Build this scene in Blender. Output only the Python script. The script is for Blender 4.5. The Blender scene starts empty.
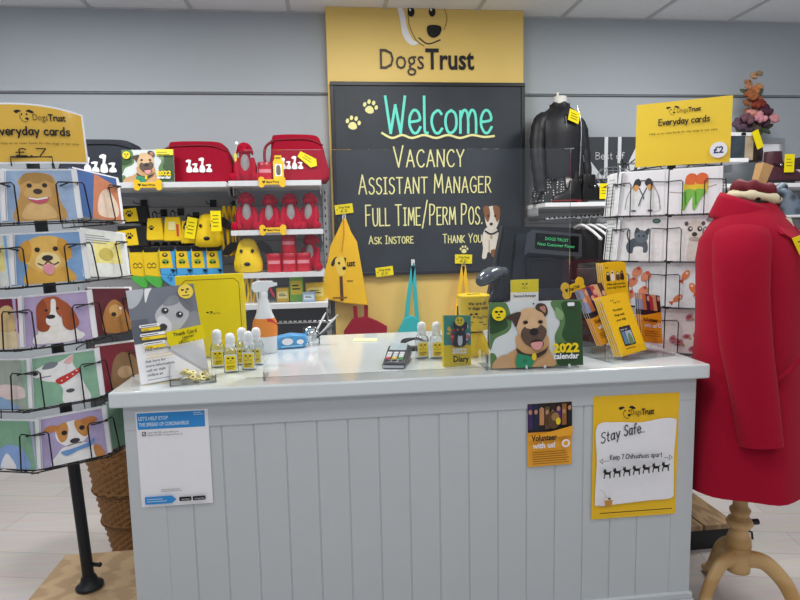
import bpy, bmesh, math, random
from mathutils import Vector, Matrix, Euler
random.seed(7)
PI = math.pi
R = math.radians
sc = bpy.context.scene
COL = sc.collection
V3 = Vector

# ---------------------------------------------------------------- camera
CAM = V3((0.6324, -1.806, 1.4143))
AX_R = V3((0.99322, -0.11445, -0.02052))
AX_U = V3((0.033, 0.10819, 0.99358))
AX_F = V3((0.11149, 0.98752, -0.11123))
FPX = 594.2
cd = bpy.data.cameras.new('camera')
cam = bpy.data.objects.new('camera', cd)
COL.objects.link(cam)
cd.sensor_width = 36.0
cd.lens = FPX * 36.0 / 800.0
cd.clip_start = 0.02
m = Matrix.Identity(4)
for i in range(3):
    m[i][0] = AX_R[i]; m[i][1] = AX_U[i]; m[i][2] = -AX_F[i]; m[i][3] = CAM[i]
cam.matrix_world = m
sc.camera = cam

# ---------------------------------------------------------------- world, lamps, exposure
w = bpy.data.worlds.new('shop_daylight'); sc.world = w; w.use_nodes = True
w.node_tree.nodes['Background'].inputs[0].default_value = (0.80, 0.87, 1.0, 1)
w.node_tree.nodes['Background'].inputs[1].default_value = 0.38

def area(name, loc, sx, sy, power, col=(1, 0.985, 0.96)):
    l = bpy.data.lights.new(name, 'AREA'); l.shape = 'RECTANGLE'; l.size = sx; l.size_y = sy
    l.energy = power; l.color = col
    o = bpy.data.objects.new(name, l); o.location = loc; COL.objects.link(o); return o
for lx in (-0.9, 0.9, 2.7):
    for ly, pw in ((-2.6, 8), (-0.8, 12), (0.85, 27)):
        area('ceiling_lamp', (lx, ly, 2.79), 0.58, 0.58, pw)
sc.view_settings.view_transform = 'Standard'
sc.view_settings.look = 'None'
sc.view_settings.exposure = 0.0
sc.view_settings.gamma = 1.0
sc.view_settings.use_curve_mapping = False

# ---------------------------------------------------------------- place helpers
def P(px, py, y):
    d = AX_F + AX_R * ((px - 400) / FPX) - AX_U * ((py - 300) / FPX)
    return CAM + d * ((y - CAM.y) / d.y)
def PZ(px, py, z):
    d = AX_F + AX_R * ((px - 400) / FPX) - AX_U * ((py - 300) / FPX)
    return CAM + d * ((z - CAM.z) / d.z)

# ---------------------------------------------------------------- materials
def lin(c):
    return c / 12.92 if c <= 0.04045 else ((c + 0.055) / 1.055) ** 2.4
def hexc(h):
    h = h.lstrip('#')
    return tuple(lin(int(h[i:i + 2], 16) / 255) for i in (0, 2, 4))
MATS = {}
def M(h, rough=0.5, metal=0.0, noise=0.06, scale=30.0, bump=0.0, coat=0.0, name=None, spec=0.4, sheen=0.0):
    key = (h, rough, metal, noise, scale, bump, coat, sheen)
    if key in MATS: return MATS[key]
    mt = bpy.data.materials.new(name or ('paint_' + h.lstrip('#')))
    mt.use_nodes = True
    nt = mt.node_tree; b = nt.nodes['Principled BSDF']
    c = hexc(h)
    tc = nt.nodes.new('ShaderNodeTexCoord')
    nz = nt.nodes.new('ShaderNodeTexNoise'); nz.inputs['Scale'].default_value = scale; nz.inputs['Detail'].default_value = 3
    nt.links.new(tc.outputs['Object'], nz.inputs['Vector'])
    mx = nt.nodes.new('ShaderNodeMix'); mx.data_type = 'RGBA'
    mx.inputs[6].default_value = tuple(max(0, x * (1 - noise)) for x in c) + (1,)
    mx.inputs[7].default_value = tuple(min(1, x * (1 + noise)) for x in c) + (1,)
    nt.links.new(nz.outputs['Fac'], mx.inputs[0])
    nt.links.new(mx.outputs[2], b.inputs['Base Color'])
    b.inputs['Roughness'].default_value = rough
    b.inputs['Metallic'].default_value = metal
    b.inputs['Specular IOR Level'].default_value = spec
    if coat: b.inputs['Coat Weight'].default_value = coat; b.inputs['Coat Roughness'].default_value = 0.08
    if sheen: b.inputs['Sheen Weight'].default_value = sheen; b.inputs['Sheen Roughness'].default_value = 0.6
    if bump:
        bp = nt.nodes.new('ShaderNodeBump'); bp.inputs['Strength'].default_value = bump; bp.inputs['Distance'].default_value = 0.004
        nt.links.new(nz.outputs['Fac'], bp.inputs['Height']); nt.links.new(bp.outputs[0], b.inputs['Normal'])
    MATS[key] = mt
    return mt
def acrylic(name, tint=(1, 1, 1), amount=0.9, rough=0.03):
    mt = bpy.data.materials.new(name); mt.use_nodes = True
    nt = mt.node_tree; nt.nodes.clear()
    out = nt.nodes.new('ShaderNodeOutputMaterial')
    tr = nt.nodes.new('ShaderNodeBsdfTransparent'); tr.inputs[0].default_value = tuple(tint) + (1,)
    pr = nt.nodes.new('ShaderNodeBsdfGlossy'); pr.inputs['Color'].default_value = (0.95, 0.97, 0.98, 1); pr.inputs['Roughness'].default_value = rough
    lw = nt.nodes.new('ShaderNodeFresnel'); lw.inputs[0].default_value = 1.22
    ad = nt.nodes.new('ShaderNodeMath'); ad.operation = 'ADD'; ad.inputs[1].default_value = 1 - amount; ad.use_clamp = True
    nz = nt.nodes.new('ShaderNodeTexNoise'); nz.inputs['Scale'].default_value = 6
    mu = nt.nodes.new('ShaderNodeMath'); mu.operation = 'MULTIPLY'; mu.inputs[1].default_value = 0.02
    nt.links.new(nz.outputs['Fac'], mu.inputs[0])
    a2 = nt.nodes.new('ShaderNodeMath'); a2.operation = 'ADD'
    nt.links.new(lw.outputs[0], a2.inputs[0]); nt.links.new(mu.outputs[0], a2.inputs[1])
    nt.links.new(a2.outputs[0], ad.inputs[0])
    mx = nt.nodes.new('ShaderNodeMixShader')
    nt.links.new(ad.outputs[0], mx.inputs[0]); nt.links.new(tr.outputs[0], mx.inputs[1]); nt.links.new(pr.outputs[0], mx.inputs[2])
    nt.links.new(mx.outputs[0], out.inputs[0])
    return mt
def pattern_mat(name, kind, c1, c2, scale=10, rough=0.6, rot=0.0, **kw):
    mt = bpy.data.materials.new(name); mt.use_nodes = True
    nt = mt.node_tree; b = nt.nodes['Principled BSDF']; b.inputs['Roughness'].default_value = rough
    tc = nt.nodes.new('ShaderNodeTexCoord'); mp = nt.nodes.new('ShaderNodeMapping')
    mp.inputs['Rotation'].default_value = (0, 0, rot)
    mp.inputs['Scale'].default_value = kw.get('stretch', (1, 1, 1))
    nt.links.new(tc.outputs['Object'], mp.inputs[0])
    rp = nt.nodes.new('ShaderNodeValToRGB')
    rp.color_ramp.elements[0].color = hexc(c1) + (1,); rp.color_ramp.elements[1].color = hexc(c2) + (1,)
    lo, hi = kw.get('ramp', (0.3, 0.7))
    rp.color_ramp.elements[0].position = lo; rp.color_ramp.elements[1].position = hi
    if kind == 'wave':
        t = nt.nodes.new('ShaderNodeTexWave'); t.inputs['Scale'].default_value = scale
        t.inputs['Distortion'].default_value = kw.get('dist', 4); t.inputs['Detail'].default_value = 3
        t.bands_direction = kw.get('dir', 'X'); o = t.outputs['Fac']
    elif kind == 'dots':
        t = nt.nodes.new('ShaderNodeTexVoronoi'); t.inputs['Scale'].default_value = scale; t.inputs['Randomness'].default_value = kw.get('rand', 0.3); o = t.outputs['Distance']
    elif kind == 'brick':
        t = nt.nodes.new('ShaderNodeTexBrick'); t.inputs['Scale'].default_value = scale
        t.inputs['Color1'].default_value = hexc(c1) + (1,); t.inputs['Color2'].default_value = hexc(c2) + (1,)
        t.inputs['Mortar'].default_value = hexc(kw.get('mortar', '#888888')) + (1,)
        t.inputs['Mortar Size'].default_value = kw.get('msize', 0.004); t.inputs['Brick Width'].default_value = kw.get('bw', 1.2); t.inputs['Row Height'].default_value = kw.get('rh', 0.15)
        t.offset = 0.37; o = None
    else:
        t = nt.nodes.new('ShaderNodeTexNoise'); t.inputs['Scale'].default_value = scale; t.inputs['Detail'].default_value = 6; o = t.outputs['Fac']
    nt.links.new(mp.outputs[0], t.inputs['Vector'])
    if o is None:
        nz = nt.nodes.new('ShaderNodeTexNoise'); nz.inputs['Scale'].default_value = 5; nz.inputs['Detail'].default_value = 5
        m2 = nt.nodes.new('ShaderNodeMapping'); m2.inputs['Rotation'].default_value = (0, 0, rot); m2.inputs['Scale'].default_value = (0.6, 8, 1)
        nt.links.new(tc.outputs['Object'], m2.inputs[0]); nt.links.new(m2.outputs[0], nz.inputs[0])
        mx = nt.nodes.new('ShaderNodeMix'); mx.data_type = 'RGBA'; mx.blend_type = 'OVERLAY'; mx.inputs[0].default_value = kw.get('grain', 0.25)
        nt.links.new(t.outputs['Color'], mx.inputs[6]); nt.links.new(nz.outputs['Color'], mx.inputs[7])
        nt.links.new(mx.outputs[2], b.inputs['Base Color'])
    else:
        nt.links.new(o, rp.inputs[0]); nt.links.new(rp.outputs[0], b.inputs['Base Color'])
        if kw.get('bump'):
            bp = nt.nodes.new('ShaderNodeBump'); bp.inputs['Strength'].default_value = kw['bump']; bp.inputs['Distance'].default_value = 0.01
            nt.links.new(o, bp.inputs['Height']); nt.links.new(bp.outputs[0], b.inputs['Normal'])
    return mt

# ---------------------------------------------------------------- mesh builder
def crom(pts, closed=False, n=6):
    pts = [V3(p) if len(p) == 3 else V3((p[0], p[1], 0)) for p in pts]
    out = []; N = len(pts)
    rng = range(N if closed else N - 1)
    for i in rng:
        if closed: p0, p1, p2, p3 = pts[i - 1], pts[i], pts[(i + 1) % N], pts[(i + 2) % N]
        else: p0, p1, p2, p3 = pts[max(i - 1, 0)], pts[i], pts[i + 1], pts[min(i + 2, N - 1)]
        for k in range(n):
            t = k / n
            out.append(0.5 * (2 * p1 + (p2 - p0) * t + (2 * p0 - 5 * p1 + 4 * p2 - p3) * t * t + (3 * p1 - p0 - 3 * p2 + p3) * t ** 3))
    if not closed: out.append(pts[-1])
    return out

class MB:
    def __init__(s):
        s.v = []; s.f = []; s.mi = []; s.sm = []; s.mats = []; s.T = Matrix.Identity(4)
    def mat(s, m):
        if m not in s.mats: s.mats.append(m)
        return s.mats.index(m)
    def add(s, vs, fs, m, smooth=False):
        b = len(s.v); k = s.mat(m)
        s.v += [s.T @ V3(p) for p in vs]
        for f in fs:
            s.f.append([b + i for i in f]); s.mi.append(k); s.sm.append(smooth)
        return s
    def box(s, lo, hi, m, bev=0.0):
        x0, y0, z0 = lo; x1, y1, z1 = hi
        if bev <= 0:
            vs = [(x, y, z) for z in (z0, z1) for y in (y0, y1) for x in (x0, x1)]
            fs = [(0, 2, 3, 1), (4, 5, 7, 6), (0, 1, 5, 4), (2, 6, 7, 3), (0, 4, 6, 2), (1, 3, 7, 5)]
            return s.add(vs, fs, m)
        bm = bmesh.new(); bmesh.ops.create_cube(bm, size=1)
        for v in bm.verts: v.co = V3(((x0 + x1) / 2 + v.co.x * (x1 - x0), (y0 + y1) / 2 + v.co.y * (y1 - y0), (z0 + z1) / 2 + v.co.z * (z1 - z0)))
        bmesh.ops.bevel(bm, geom=bm.edges[:], offset=bev, segments=2, affect='EDGES', profile=0.5)
        return s.bm(bm, m, True if bev > 0.01 else False)
    def bm(s, bm, m, smooth=False):
        bm.verts.index_update()
        s.add([v.co.copy() for v in bm.verts], [[v.index for v in f.verts] for f in bm.faces], m, smooth); bm.free(); return s
    def loft(s, rings, m, cap=True, smooth=True, closed=True):
        n = len(rings[0]); vs = [p for r in rings for p in r]; fs = []
        for i in range(len(rings) - 1):
            for j in range(n if closed else n - 1):
                k = (j + 1) % n
                fs.append((i * n + j, i * n + k, (i + 1) * n + k, (i + 1) * n + j))
        s.add(vs, fs, m, smooth)
        if cap and closed:
            s.add(rings[0], [list(range(n))[::-1]], m); s.add(rings[-1], [list(range(n))], m)
        return s
    def tube(s, path, r, m, n=8, smooth=True, cap=True, close=False):
        path = [V3(p) for p in path]; rings = []; N = len(path)
        up = None
        for i, p in enumerate(path):
            if close: d = path[(i + 1) % N] - path[i - 1]
            else: d = path[min(i + 1, N - 1)] - path[max(i - 1, 0)]
            d = d.normalized() if d.length > 1e-9 else V3((0, 0, 1))
            if up is None: up = V3((0, 0, 1)) if abs(d.z) < 0.9 else V3((1, 0, 0))
            a = d.cross(up)
            if a.length < 1e-5: a = d.cross(V3((0, 1, 0.1)))
            a.normalize(); b = a.cross(d).normalized(); up = b
            rr = r[i] if isinstance(r, (list, tuple)) else r
            rings.append([p + a * (rr * math.cos(2 * PI * k / n)) + b * (rr * math.sin(2 * PI * k / n)) for k in range(n)])
        if close: rings.append(rings[0]); cap = False
        return s.loft(rings, m, cap, smooth)
    def lathe(s, prof, m, n=20, c=(0, 0, 0), cap=True, smooth=True):
        rings = [[V3((c[0] + r * math.cos(2 * PI * k / n), c[1] + r * math.sin(2 * PI * k / n), c[2] + z)) for k in range(n)] for r, z in prof]
        return s.loft(rings, m, cap, smooth)
    def cyl(s, c, r, h, m, n=20, smooth=True):
        return s.lathe([(r, 0), (r, h)], m, n, c, True, smooth)
    def ell(s, c, rx, ry, rz, m, n=14, k=9, rot=None):
        vs = []; fs = []
        for i in range(k + 1):
            t = PI * i / k
            for j in range(n):
                p = V3((rx * math.sin(t) * math.cos(2 * PI * j / n), ry * math.sin(t) * math.sin(2 * PI * j / n), rz * math.cos(t)))
                if rot: p = Euler(rot).to_matrix() @ p
                vs.append(V3(c) + p)
        for i in range(k):
            for j in range(n):
                q = (j + 1) % n
                fs.append((i * n + j, (i + 1) * n + j, (i + 1) * n + q, i * n + q))
        return s.add(vs, fs, m, True)
    def prism(s, pts, y0, y1, m, smooth=False):
        """outline in x,z pushed from y0 to y1"""
        n = len(pts)
        a = sum(pts[i][0] * pts[(i + 1) % n][1] - pts[(i + 1) % n][0] * pts[i][1] for i in range(n))
        if a < 0: pts = pts[::-1]
        vs = [(p[0], y0, p[1]) for p in pts] + [(p[0], y1, p[1]) for p in pts]
        s.add(vs, [list(range(n)), list(range(n, 2 * n))[::-1]], m)
        s.add(vs, [(i, n + i, n + (i + 1) % n, (i + 1) % n) for i in range(n)], m, smooth)
        return s
    def build(s, name, parent=None, kind=None):
        me = bpy.data.meshes.new(name)
        me.from_pydata([tuple(p) for p in s.v], [], s.f)
        for mm in s.mats: me.materials.append(mm)
        me.polygons.foreach_set('material_index', s.mi)
        me.polygons.foreach_set('use_smooth', s.sm)
        me.update()
        o = bpy.data.objects.new(name, me); COL.objects.link(o)
        if parent is not None: o.parent = parent
        if kind: o['kind'] = kind
        return o

def puffy(b, outline, d, m, edge=.02, n=4, y0=0.0):
    """padded solid: outline in x,z, depth d towards -Y, rounded rims"""
    cx = sum(p[0] for p in outline) / len(outline); cz = sum(p[1] for p in outline) / len(outline)
    a = sum(outline[i][0] * outline[(i + 1) % len(outline)][1] - outline[(i + 1) % len(outline)][0] * outline[i][1] for i in range(len(outline)))
    if a > 0: outline = outline[::-1]
    L = max(max(abs(p[0] - cx) for p in outline), max(abs(p[1] - cz) for p in outline))
    rings = []
    for k in range(n + 1):
        t = PI / 2 * k / n; ins = edge * (1 - math.sin(t)) / L; y = y0 - edge * (1 - math.cos(t)) * min(1, d / (2.2 * edge))
        rings.append([V3((cx + (p[0] - cx) * (1 - ins), y, cz + (p[1] - cz) * (1 - ins))) for p in outline])
    for k in range(n, -1, -1):
        t = PI / 2 * k / n; ins = edge * (1 - math.sin(t)) / L; y = y0 - d + edge * (1 - math.cos(t)) * min(1, d / (2.2 * edge))
        rings.append([V3((cx + (p[0] - cx) * (1 - ins), y, cz + (p[1] - cz) * (1 - ins))) for p in outline])
    return b.loft(rings, m)

def tag(o, label, cat, group=None):
    o['label'] = label; o['category'] = cat
    if group: o['group'] = group
    return o
def thing(name, label, cat, loc=(0, 0, 0), rot=(0, 0, 0), group=None):
    o = bpy.data.objects.new(name, None); COL.objects.link(o)
    o.empty_display_size = 0.05
    o.location = loc; o.rotation_euler = rot
    return tag(o, label, cat, group)
def dup(root, loc=None, rot=None, label=None, group=None, mw=None):
    r = root.copy(); COL.objects.link(r)
    if mw is not None: r.matrix_world = mw
    if loc is not None: r.location = loc
    if rot is not None: r.rotation_euler = rot
    if label: r['label'] = label
    if group: r['group'] = group
    for ch in list(root.children):
        c = ch.copy(); COL.objects.link(c); c.parent = r
        for g in list(ch.children):
            d = g.copy(); COL.objects.link(d); d.parent = c
    return r

# ---------------------------------------------------------------- lettering
_tc = {}
def text_geo(s, bold=0.0):
    k = (s, bold)
    if k not in _tc:
        cu = bpy.data.curves.new('lettering', 'FONT'); cu.body = s; cu.size = 1.0; cu.resolution_u = 2; cu.offset = bold
        o = bpy.data.objects.new('lettering', cu); COL.objects.link(o)
        me = bpy.data.meshes.new_from_object(o)
        _tc[k] = ([(v.co.x, v.co.y) for v in me.vertices], [list(p.vertices) for p in me.polygons])
        bpy.data.objects.remove(o); bpy.data.meshes.remove(me); bpy.data.curves.remove(cu)
    return _tc[k]
HF = {
 'A': "6|0,0 3,10 6,0|1.2,3.6 4.9,3.8", 'B': "5|0,0 0,10|~0,10 4,9.4 4.4,7 0,5.3|~0,5.3 4.8,4.6 4.6,1 0,0", 'C': "5.5|~5.5,8.6 4,10 1.5,9 0,5 1.5,.8 4,0 5.6,1.6",
 'D': "5.5|0,0 0,10|~0,10 4,9 5.5,5 4,1 0,0", 'E': "4.6|4.6,10 0,10 0,0 4.8,0|0,5.2 3.8,5.3", 'F': "4.6|0,0 .2,10 4.8,10|0,5.2 3.8,5.4",
 'G': "6|~5.6,8.4 4,10 1.5,9 0,5 1.5,.8 4,0 5.6,1.4 5.7,4|3.4,4.2 6.2,4.3", 'H': "5|0,0 0,10|5,0 5,10|0,5 5,5.2", 'I': "3|1.5,0 1.5,10|0,10 3,10|0,0 3,0",
 'K': "5|0,0 0,10|4.8,10 0,4.6 5,0", 'L': "4.4|0,10 0,0 4.6,.1", 'M': "7|0,0 .8,10 3.5,3 6.2,10 7,0", 'N': "5.6|0,0 .3,10 5.2,0 5.6,10",
 'O': "5.6|~2.8,10 .6,8 0,4.6 1.2,.8 3,0 5,1.6 5.6,5.4 4.6,9 2.8,10", 'P': "5|0,0 .2,10|~.2,10 4,9.6 4.8,7.4 3,5 .1,4.8", 'R': "5.2|0,0 .2,10|~.2,10 4,9.6 4.6,7.4 3,5.3 .1,5|1.8,5 5.2,0",
 'S': "4.8|~4.8,8.8 3,10 .6,8.8 .8,6.2 3.6,4.6 4.8,2.4 3.4,.2 1.2,0 0,1.4", 'T': "5.6|0,10 5.8,10|2.8,10 2.8,0", 'U': "5.4|~0,10 0,4 1,.5 2.7,0 4.6,.8 5.4,4 5.4,10", 'V': "6|0,10 3,0 6,10.6",
 'W': "8|0,10 1.9,0 4,7.6 6,0 8,10", 'Y': "5.4|0,10 2.7,5 2.7,0|2.7,5 5.6,10", '/': "5|0,-1.6 5,12", '.': ".8|0,.2 .5,.5", '7': "4.4|0,10 4.6,9.8 1.6,0", '2': "4.8|~.2,7.8 1.2,9.8 3.6,9.8 4.4,7.4 2.8,4 0,0|0,0 5,.2",
 '-': "3|0,4 3,4", "'": ".8|.5,10 .3,7.8", '\u00a3': "5|~4.8,8.4 3.6,10 1.8,9 1.6,6 1.6,2 0,0|0,0 5,.1|0,5 3.8,5",
 'a': "4.6|~4.4,5 2.8,6.2 .8,5.2 .2,2.6 1.6,.1 3.6,1 4.4,4|4.4,6.2 4.4,1 5,0", 'c': "4.2|~4.2,5.2 2.8,6.2 .6,5 .1,2.6 1.4,.2 3,0 4.4,1.2", 'd': "4.8|~4.4,4.6 2.6,6 .6,4.8 .1,2.4 1.4,.1 3.4,.8 4.4,3.4|4.5,10 4.4,0",
 'e': "4.4|~.2,3 4.3,3.6 3.6,5.8 1.8,6.2 .3,4.4 .2,2 1.6,.1 3.2,.1 4.6,1.6", 'f': "3.8|~4.2,9.2 3,10 1.8,8.8 1.6,5 1.6,0|0,5.8 3.6,5.9", 'h': "4.4|0,0 .1,10|~.1,4 1.8,6.2 3.6,5.8 4.2,3.6 4.2,0", 'i': "1|.5,0 .5,6|.5,8 .6,8.6",
 'k': "4|0,0 .1,10|3.8,6.2 .1,3 4,0", 'l': "1.6|~.3,10 .3,2 .6,.2 1.6,0", 'm': "7|0,0 .1,6|~.1,4 1.4,6.2 2.8,5.8 3.3,3.6 3.3,0|~3.3,4 4.6,6.2 6,5.8 6.6,3.6 6.6,0", 'n': "4.4|0,0 .1,6|~.1,4 1.8,6.2 3.6,5.8 4.2,3.6 4.2,0",
 'o': "4.6|~2.4,6.2 .6,5.2 0,3 .8,.6 2.4,0 4.2,1.2 4.6,3.4 4,5.4 2.4,6.2", 'p': "4.4|0,6 0,-3.4|~0,4.6 1.8,6.2 3.8,5.4 4.4,3 3.4,.4 1.6,0 0,1.4", 'r': "3.4|0,0 .1,6|~.1,3.8 1.2,5.8 3.4,6", 's': "3.8|~3.8,5.4 2.2,6.2 .4,5.2 1,3.6 3.2,2.6 3.6,.8 2,0 0,.8",
 't': "3.2|1.4,9 1.4,1.4 2.2,0 3.2,.4|0,6 3,6.1", 'u': "4.4|~0,6 0,2 1,.2 2.6,.2 4,2|4.2,6.2 4.2,0", 'v': "4.2|0,6 2,0 4.2,6", 'w': "6.6|0,6 1.6,0 3.3,5 5,0 6.6,6", 'y': "4.4|0,6 2.2,.6|4.6,6 1.2,-3.4", 'b': "4.6|0,10 .1,0|~.1,4 1.8,6.2 3.9,5.6 4.5,3 3.4,.4 1.6,0 .1,1.2", 'g': "4.6|~4.4,5 2.8,6.2 .8,5.2 .2,2.6 1.6,.2 3.6,1.2 4.4,4|~4.4,6.2 4.5,0 3.6,-3 1.6,-3.4 .2,-2.4",
}
class Art:
    """flat print laid on a face: u to the right, v up, facing local -Y"""
    def __init__(s, mb, y, u0=0, v0=0, su=1, sv=1, step=0.00035):
        s.mb = mb; s.y = y; s.u0 = u0; s.v0 = v0; s.su = su; s.sv = sv; s.step = step; s.clip = None
    def lay(s): s.y -= s.step
    def poly(s, pts, m):
        s.lay(); n = len(pts)
        if s.clip: pts = [(min(max(p[0], s.clip[0]), s.clip[2]), min(max(p[1], s.clip[1]), s.clip[3])) for p in pts]
        q = [(s.u0 + p[0] * s.su, s.y, s.v0 + p[1] * s.sv) for p in pts]
        a = sum(q[i][0] * q[(i + 1) % n][2] - q[(i + 1) % n][0] * q[i][2] for i in range(n))
        s.mb.add(q, [list(range(n)) if a > 0 else list(range(n))[::-1]], m)
    def rect(s, a, b, c, d, m): s.poly([(a, b), (c, b), (c, d), (a, d)], m)
    def blob(s, pts, m, n=5): s.poly([(p.x, p.y) for p in crom(pts, True, n)], m)
    def ell(s, cx, cy, rx, ry, m, rot=0, n=18):
        c, sn = math.cos(R(rot)), math.sin(R(rot))
        s.poly([(cx + rx * math.cos(2 * PI * k / n) * c - ry * math.sin(2 * PI * k / n) * sn, cy + rx * math.cos(2 * PI * k / n) * sn + ry * math.sin(2 * PI * k / n) * c) for k in range(n)], m)
    def rrect(s, a, b, c, d, r, m):
        pts = []
        for cx, cy, t in ((c - r, d - r, 0), (a + r, d - r, 90), (a + r, b + r, 180), (c - r, b + r, 270)):
            for k in range(5): pts.append((cx + r * math.cos(R(t + 22.5 * k)), cy + r * math.sin(R(t + 22.5 * k))))
        s.poly(pts, m)
    def stroke(s, pts, wd, m, smooth=False, closed=False, lay=True):
        if lay: s.lay()
        if smooth: pts = [(p.x, p.y) for p in crom(pts, closed, 4)]
        if closed: pts = list(pts) + [pts[0]]
        q = [V3((s.u0 + p[0] * s.su, 0, s.v0 + p[1] * s.sv)) for p in pts]
        q = [q[0]] + [q[i] for i in range(1, len(q)) if (q[i] - q[i - 1]).length > 1e-6]
        N = len(q)
        if N < 2: return
        for i in range(1, N - 1):
            if (q[i] - q[i - 1]).normalized().dot((q[i + 1] - q[i]).normalized()) < -.2:
                back = [((v.x - s.u0) / s.su, (v.z - s.v0) / s.sv) for v in q]
                s.stroke(back[:i + 1], wd, m, lay=False); s.stroke(back[i:], wd, m, lay=False); return
        s.y -= s.step * .15
        hw = wd / 2; vs = []; fs = []; b = 0
        def nrm(d): return V3((-d.z, 0, d.x))
        ds = [(q[i + 1] - q[i]).normalized() for i in range(N - 1)]
        L = []; Rr = []
        for i in range(N):
            if i == 0: p = q[0] - ds[0] * hw * .7; L.append(p + nrm(ds[0]) * hw); Rr.append(p - nrm(ds[0]) * hw)
            elif i == N - 1: p = q[i] + ds[-1] * hw * .7; L.append(p + nrm(ds[-1]) * hw); Rr.append(p - nrm(ds[-1]) * hw)
            else:
                a, c = ds[i - 1], ds[i]; dot = a.dot(c)
                if dot > -.2:
                    n = (nrm(a) + nrm(c)).normalized(); k = hw / max(n.dot(nrm(a)), .5)
                    L.append(q[i] + n * k); Rr.append(q[i] - n * k)
                else:
                    e = q[i] + a * hw * .6
                    L += [e + nrm(a) * hw, q[i] - c * hw * .6 + nrm(c) * hw]; Rr += [e - nrm(a) * hw, q[i] - c * hw * .6 - nrm(c) * hw]
        n = len(L); vs = L + Rr
        for i in range(n): L[i].y = Rr[i].y = s.y - s.step * .5 * i / n
        s.y -= s.step * .5
        s.mb.add(vs, [(n + i, n + i + 1, i + 1, i) for i in range(n - 1)], m)
    def hand(s, txt, x, y, h, wd, m, fit=None, gap=2.0, slope=0.0, caps=False):
        """hand lettering; (x,y) baseline start, h cap height, wd stroke width in metres"""
        k = h / 10.0; adv = 0; items = []
        for ch in txt:
            if ch == ' ': adv += 4 * k; continue
            kk = k
            if caps and ch.islower(): ch = ch.upper(); kk = k * 0.84
            if ch not in HF: continue
            pr = HF[ch].split('|'); items.append((pr, adv, kk)); adv += (float(pr[0]) + gap) * kk
        tot = max(adv - gap * k, 1e-6); f = (fit / tot) if fit else 1.0
        s.lay()
        for pr, a, kk in items:
            for st in pr[1:]:
                sm = st[0] == '~'; pts = [tuple(map(float, q.split(','))) for q in st.lstrip('~').split()]
                s.stroke([(x + (a + px * kk) * f, y + py * kk + slope * (a + px * kk) * f) for px, py in pts], wd, m, smooth=sm, lay=False)
    def text(s, txt, x, y, h, m, fit=None, bold=0.0, align='l'):
        vs, fs = text_geo(txt, bold)
        if not vs: return
        s.lay()
        x0 = min(v[0] for v in vs); x1 = max(v[0] for v in vs)
        k = h / 0.70; kx = (fit / (x1 - x0)) if fit else k * (s.sv / s.su)
        wdt = (x1 - x0) * kx; off = {'l': 0, 'c': -wdt / 2, 'r': -wdt}[align]
        s.mb.add([(s.u0 + (x + off + (v[0] - x0) * kx) * s.su, s.y, s.v0 + (y + v[1] * k) * s.sv) for v in vs], fs, m)
    def lines(s, x, y, wdt, n, dy, th, m, seed=1):
        rr = random.Random(seed)
        for i in range(n):
            s.rect(x, y - i * dy, x + wdt * rr.uniform(0.72, 1), y - i * dy + th, m)
    def paw(s, cx, cy, r, m, rot=0):
        c, sn = math.cos(R(rot)), math.sin(R(rot))
        def q(a, b): return cx + r * (a * c - b * sn), cy + r * (a * sn + b * c)
        s.blob([q(-.55, -.45), q(0, -.7), q(.55, -.45), q(.4, 0.05), q(0, .25), q(-.4, .05)], m)
        for a, b in ((-.75, .25), (-.3, .72), (.3, .72), (.75, .25)):
            u, v = q(a, b); s.ell(u, v, r * .22, r * .3, m, rot, 10)
    def emblem(s, cx, cy, r, m, white=None):
        """the dog face mark: two floppy ears, eyes, nose, curved chin"""
        s.blob([(cx - 1.35 * r, cy + .75 * r), (cx - .8 * r, cy + .95 * r), (cx - .35 * r, cy + .75 * r), (cx - .75 * r, cy + .55 * r), (cx - 1.05 * r, cy + .4 * r)], m)
        s.blob([(cx + .35 * r, cy + .75 * r), (cx + .8 * r, cy + 1.0 * r), (cx + 1.45 * r, cy + .6 * r), (cx + 1.1 * r, cy + .45 * r), (cx + .75 * r, cy + .55 * r)], m)
        s.ell(cx - .32 * r, cy + .25 * r, .13 * r, .15 * r, m, 0, 10); s.ell(cx + .38 * r, cy + .25 * r, .13 * r, .15 * r, m, 0, 10)
        s.blob([(cx + .2 * r, cy - .3 * r), (cx + .5 * r, cy - .28 * r), (cx + .62 * r, cy - .5 * r), (cx + .4 * r, cy - .7 * r), (cx + .15 * r, cy - .5 * r)], m)
        s.stroke([(cx - .6 * r, cy + .1 * r), (cx - .5 * r, cy - .5 * r), (cx - .1 * r, cy - .95 * r), (cx + .4 * r, cy - .95 * r)], .07 * r * s.su, m, smooth=True)
# ================================================================ materials
WALL = M('#b1b9bf', .75, noise=.02, scale=4, name='wall_paint')
WALLD = M('#a9abae', .75, noise=.03, scale=4, name='slat_panel_paint')
WHITE = M('#e9eaec', .5, noise=.02, name='white_enamel')
PAPER = M('#f0f1f5', .55, noise=.02, name='white_paper')
YEL = M('#f3d21c', .5, noise=.04, name='yellow_print')
YELT = M('#f4e000', .5, noise=.03, name='yellow_tag_card')
AMB = M('#eebf2e', .5, noise=.04, name='amber_print')
BLK = M('#141417', .45, noise=.1, name='black_print')
WIRE = M('#17181b', .35, noise=.1, name='black_wire')
CHROME = M('#c9ccd0', .22, metal=1.0, noise=.03, name='chrome')
GREYP = M('#c3c9cc', .5, noise=.02, scale=12, name='grey_paint', bump=.05)
ACR = acrylic('clear_acrylic', amount=.988)
ACRL = acrylic('thin_clear_film', amount=.93)
BOTL = acrylic('clear_bottle_plastic', tint=(.93, .96, .97), amount=.86)
def st(o): o['kind'] = 'structure'; return o

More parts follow.
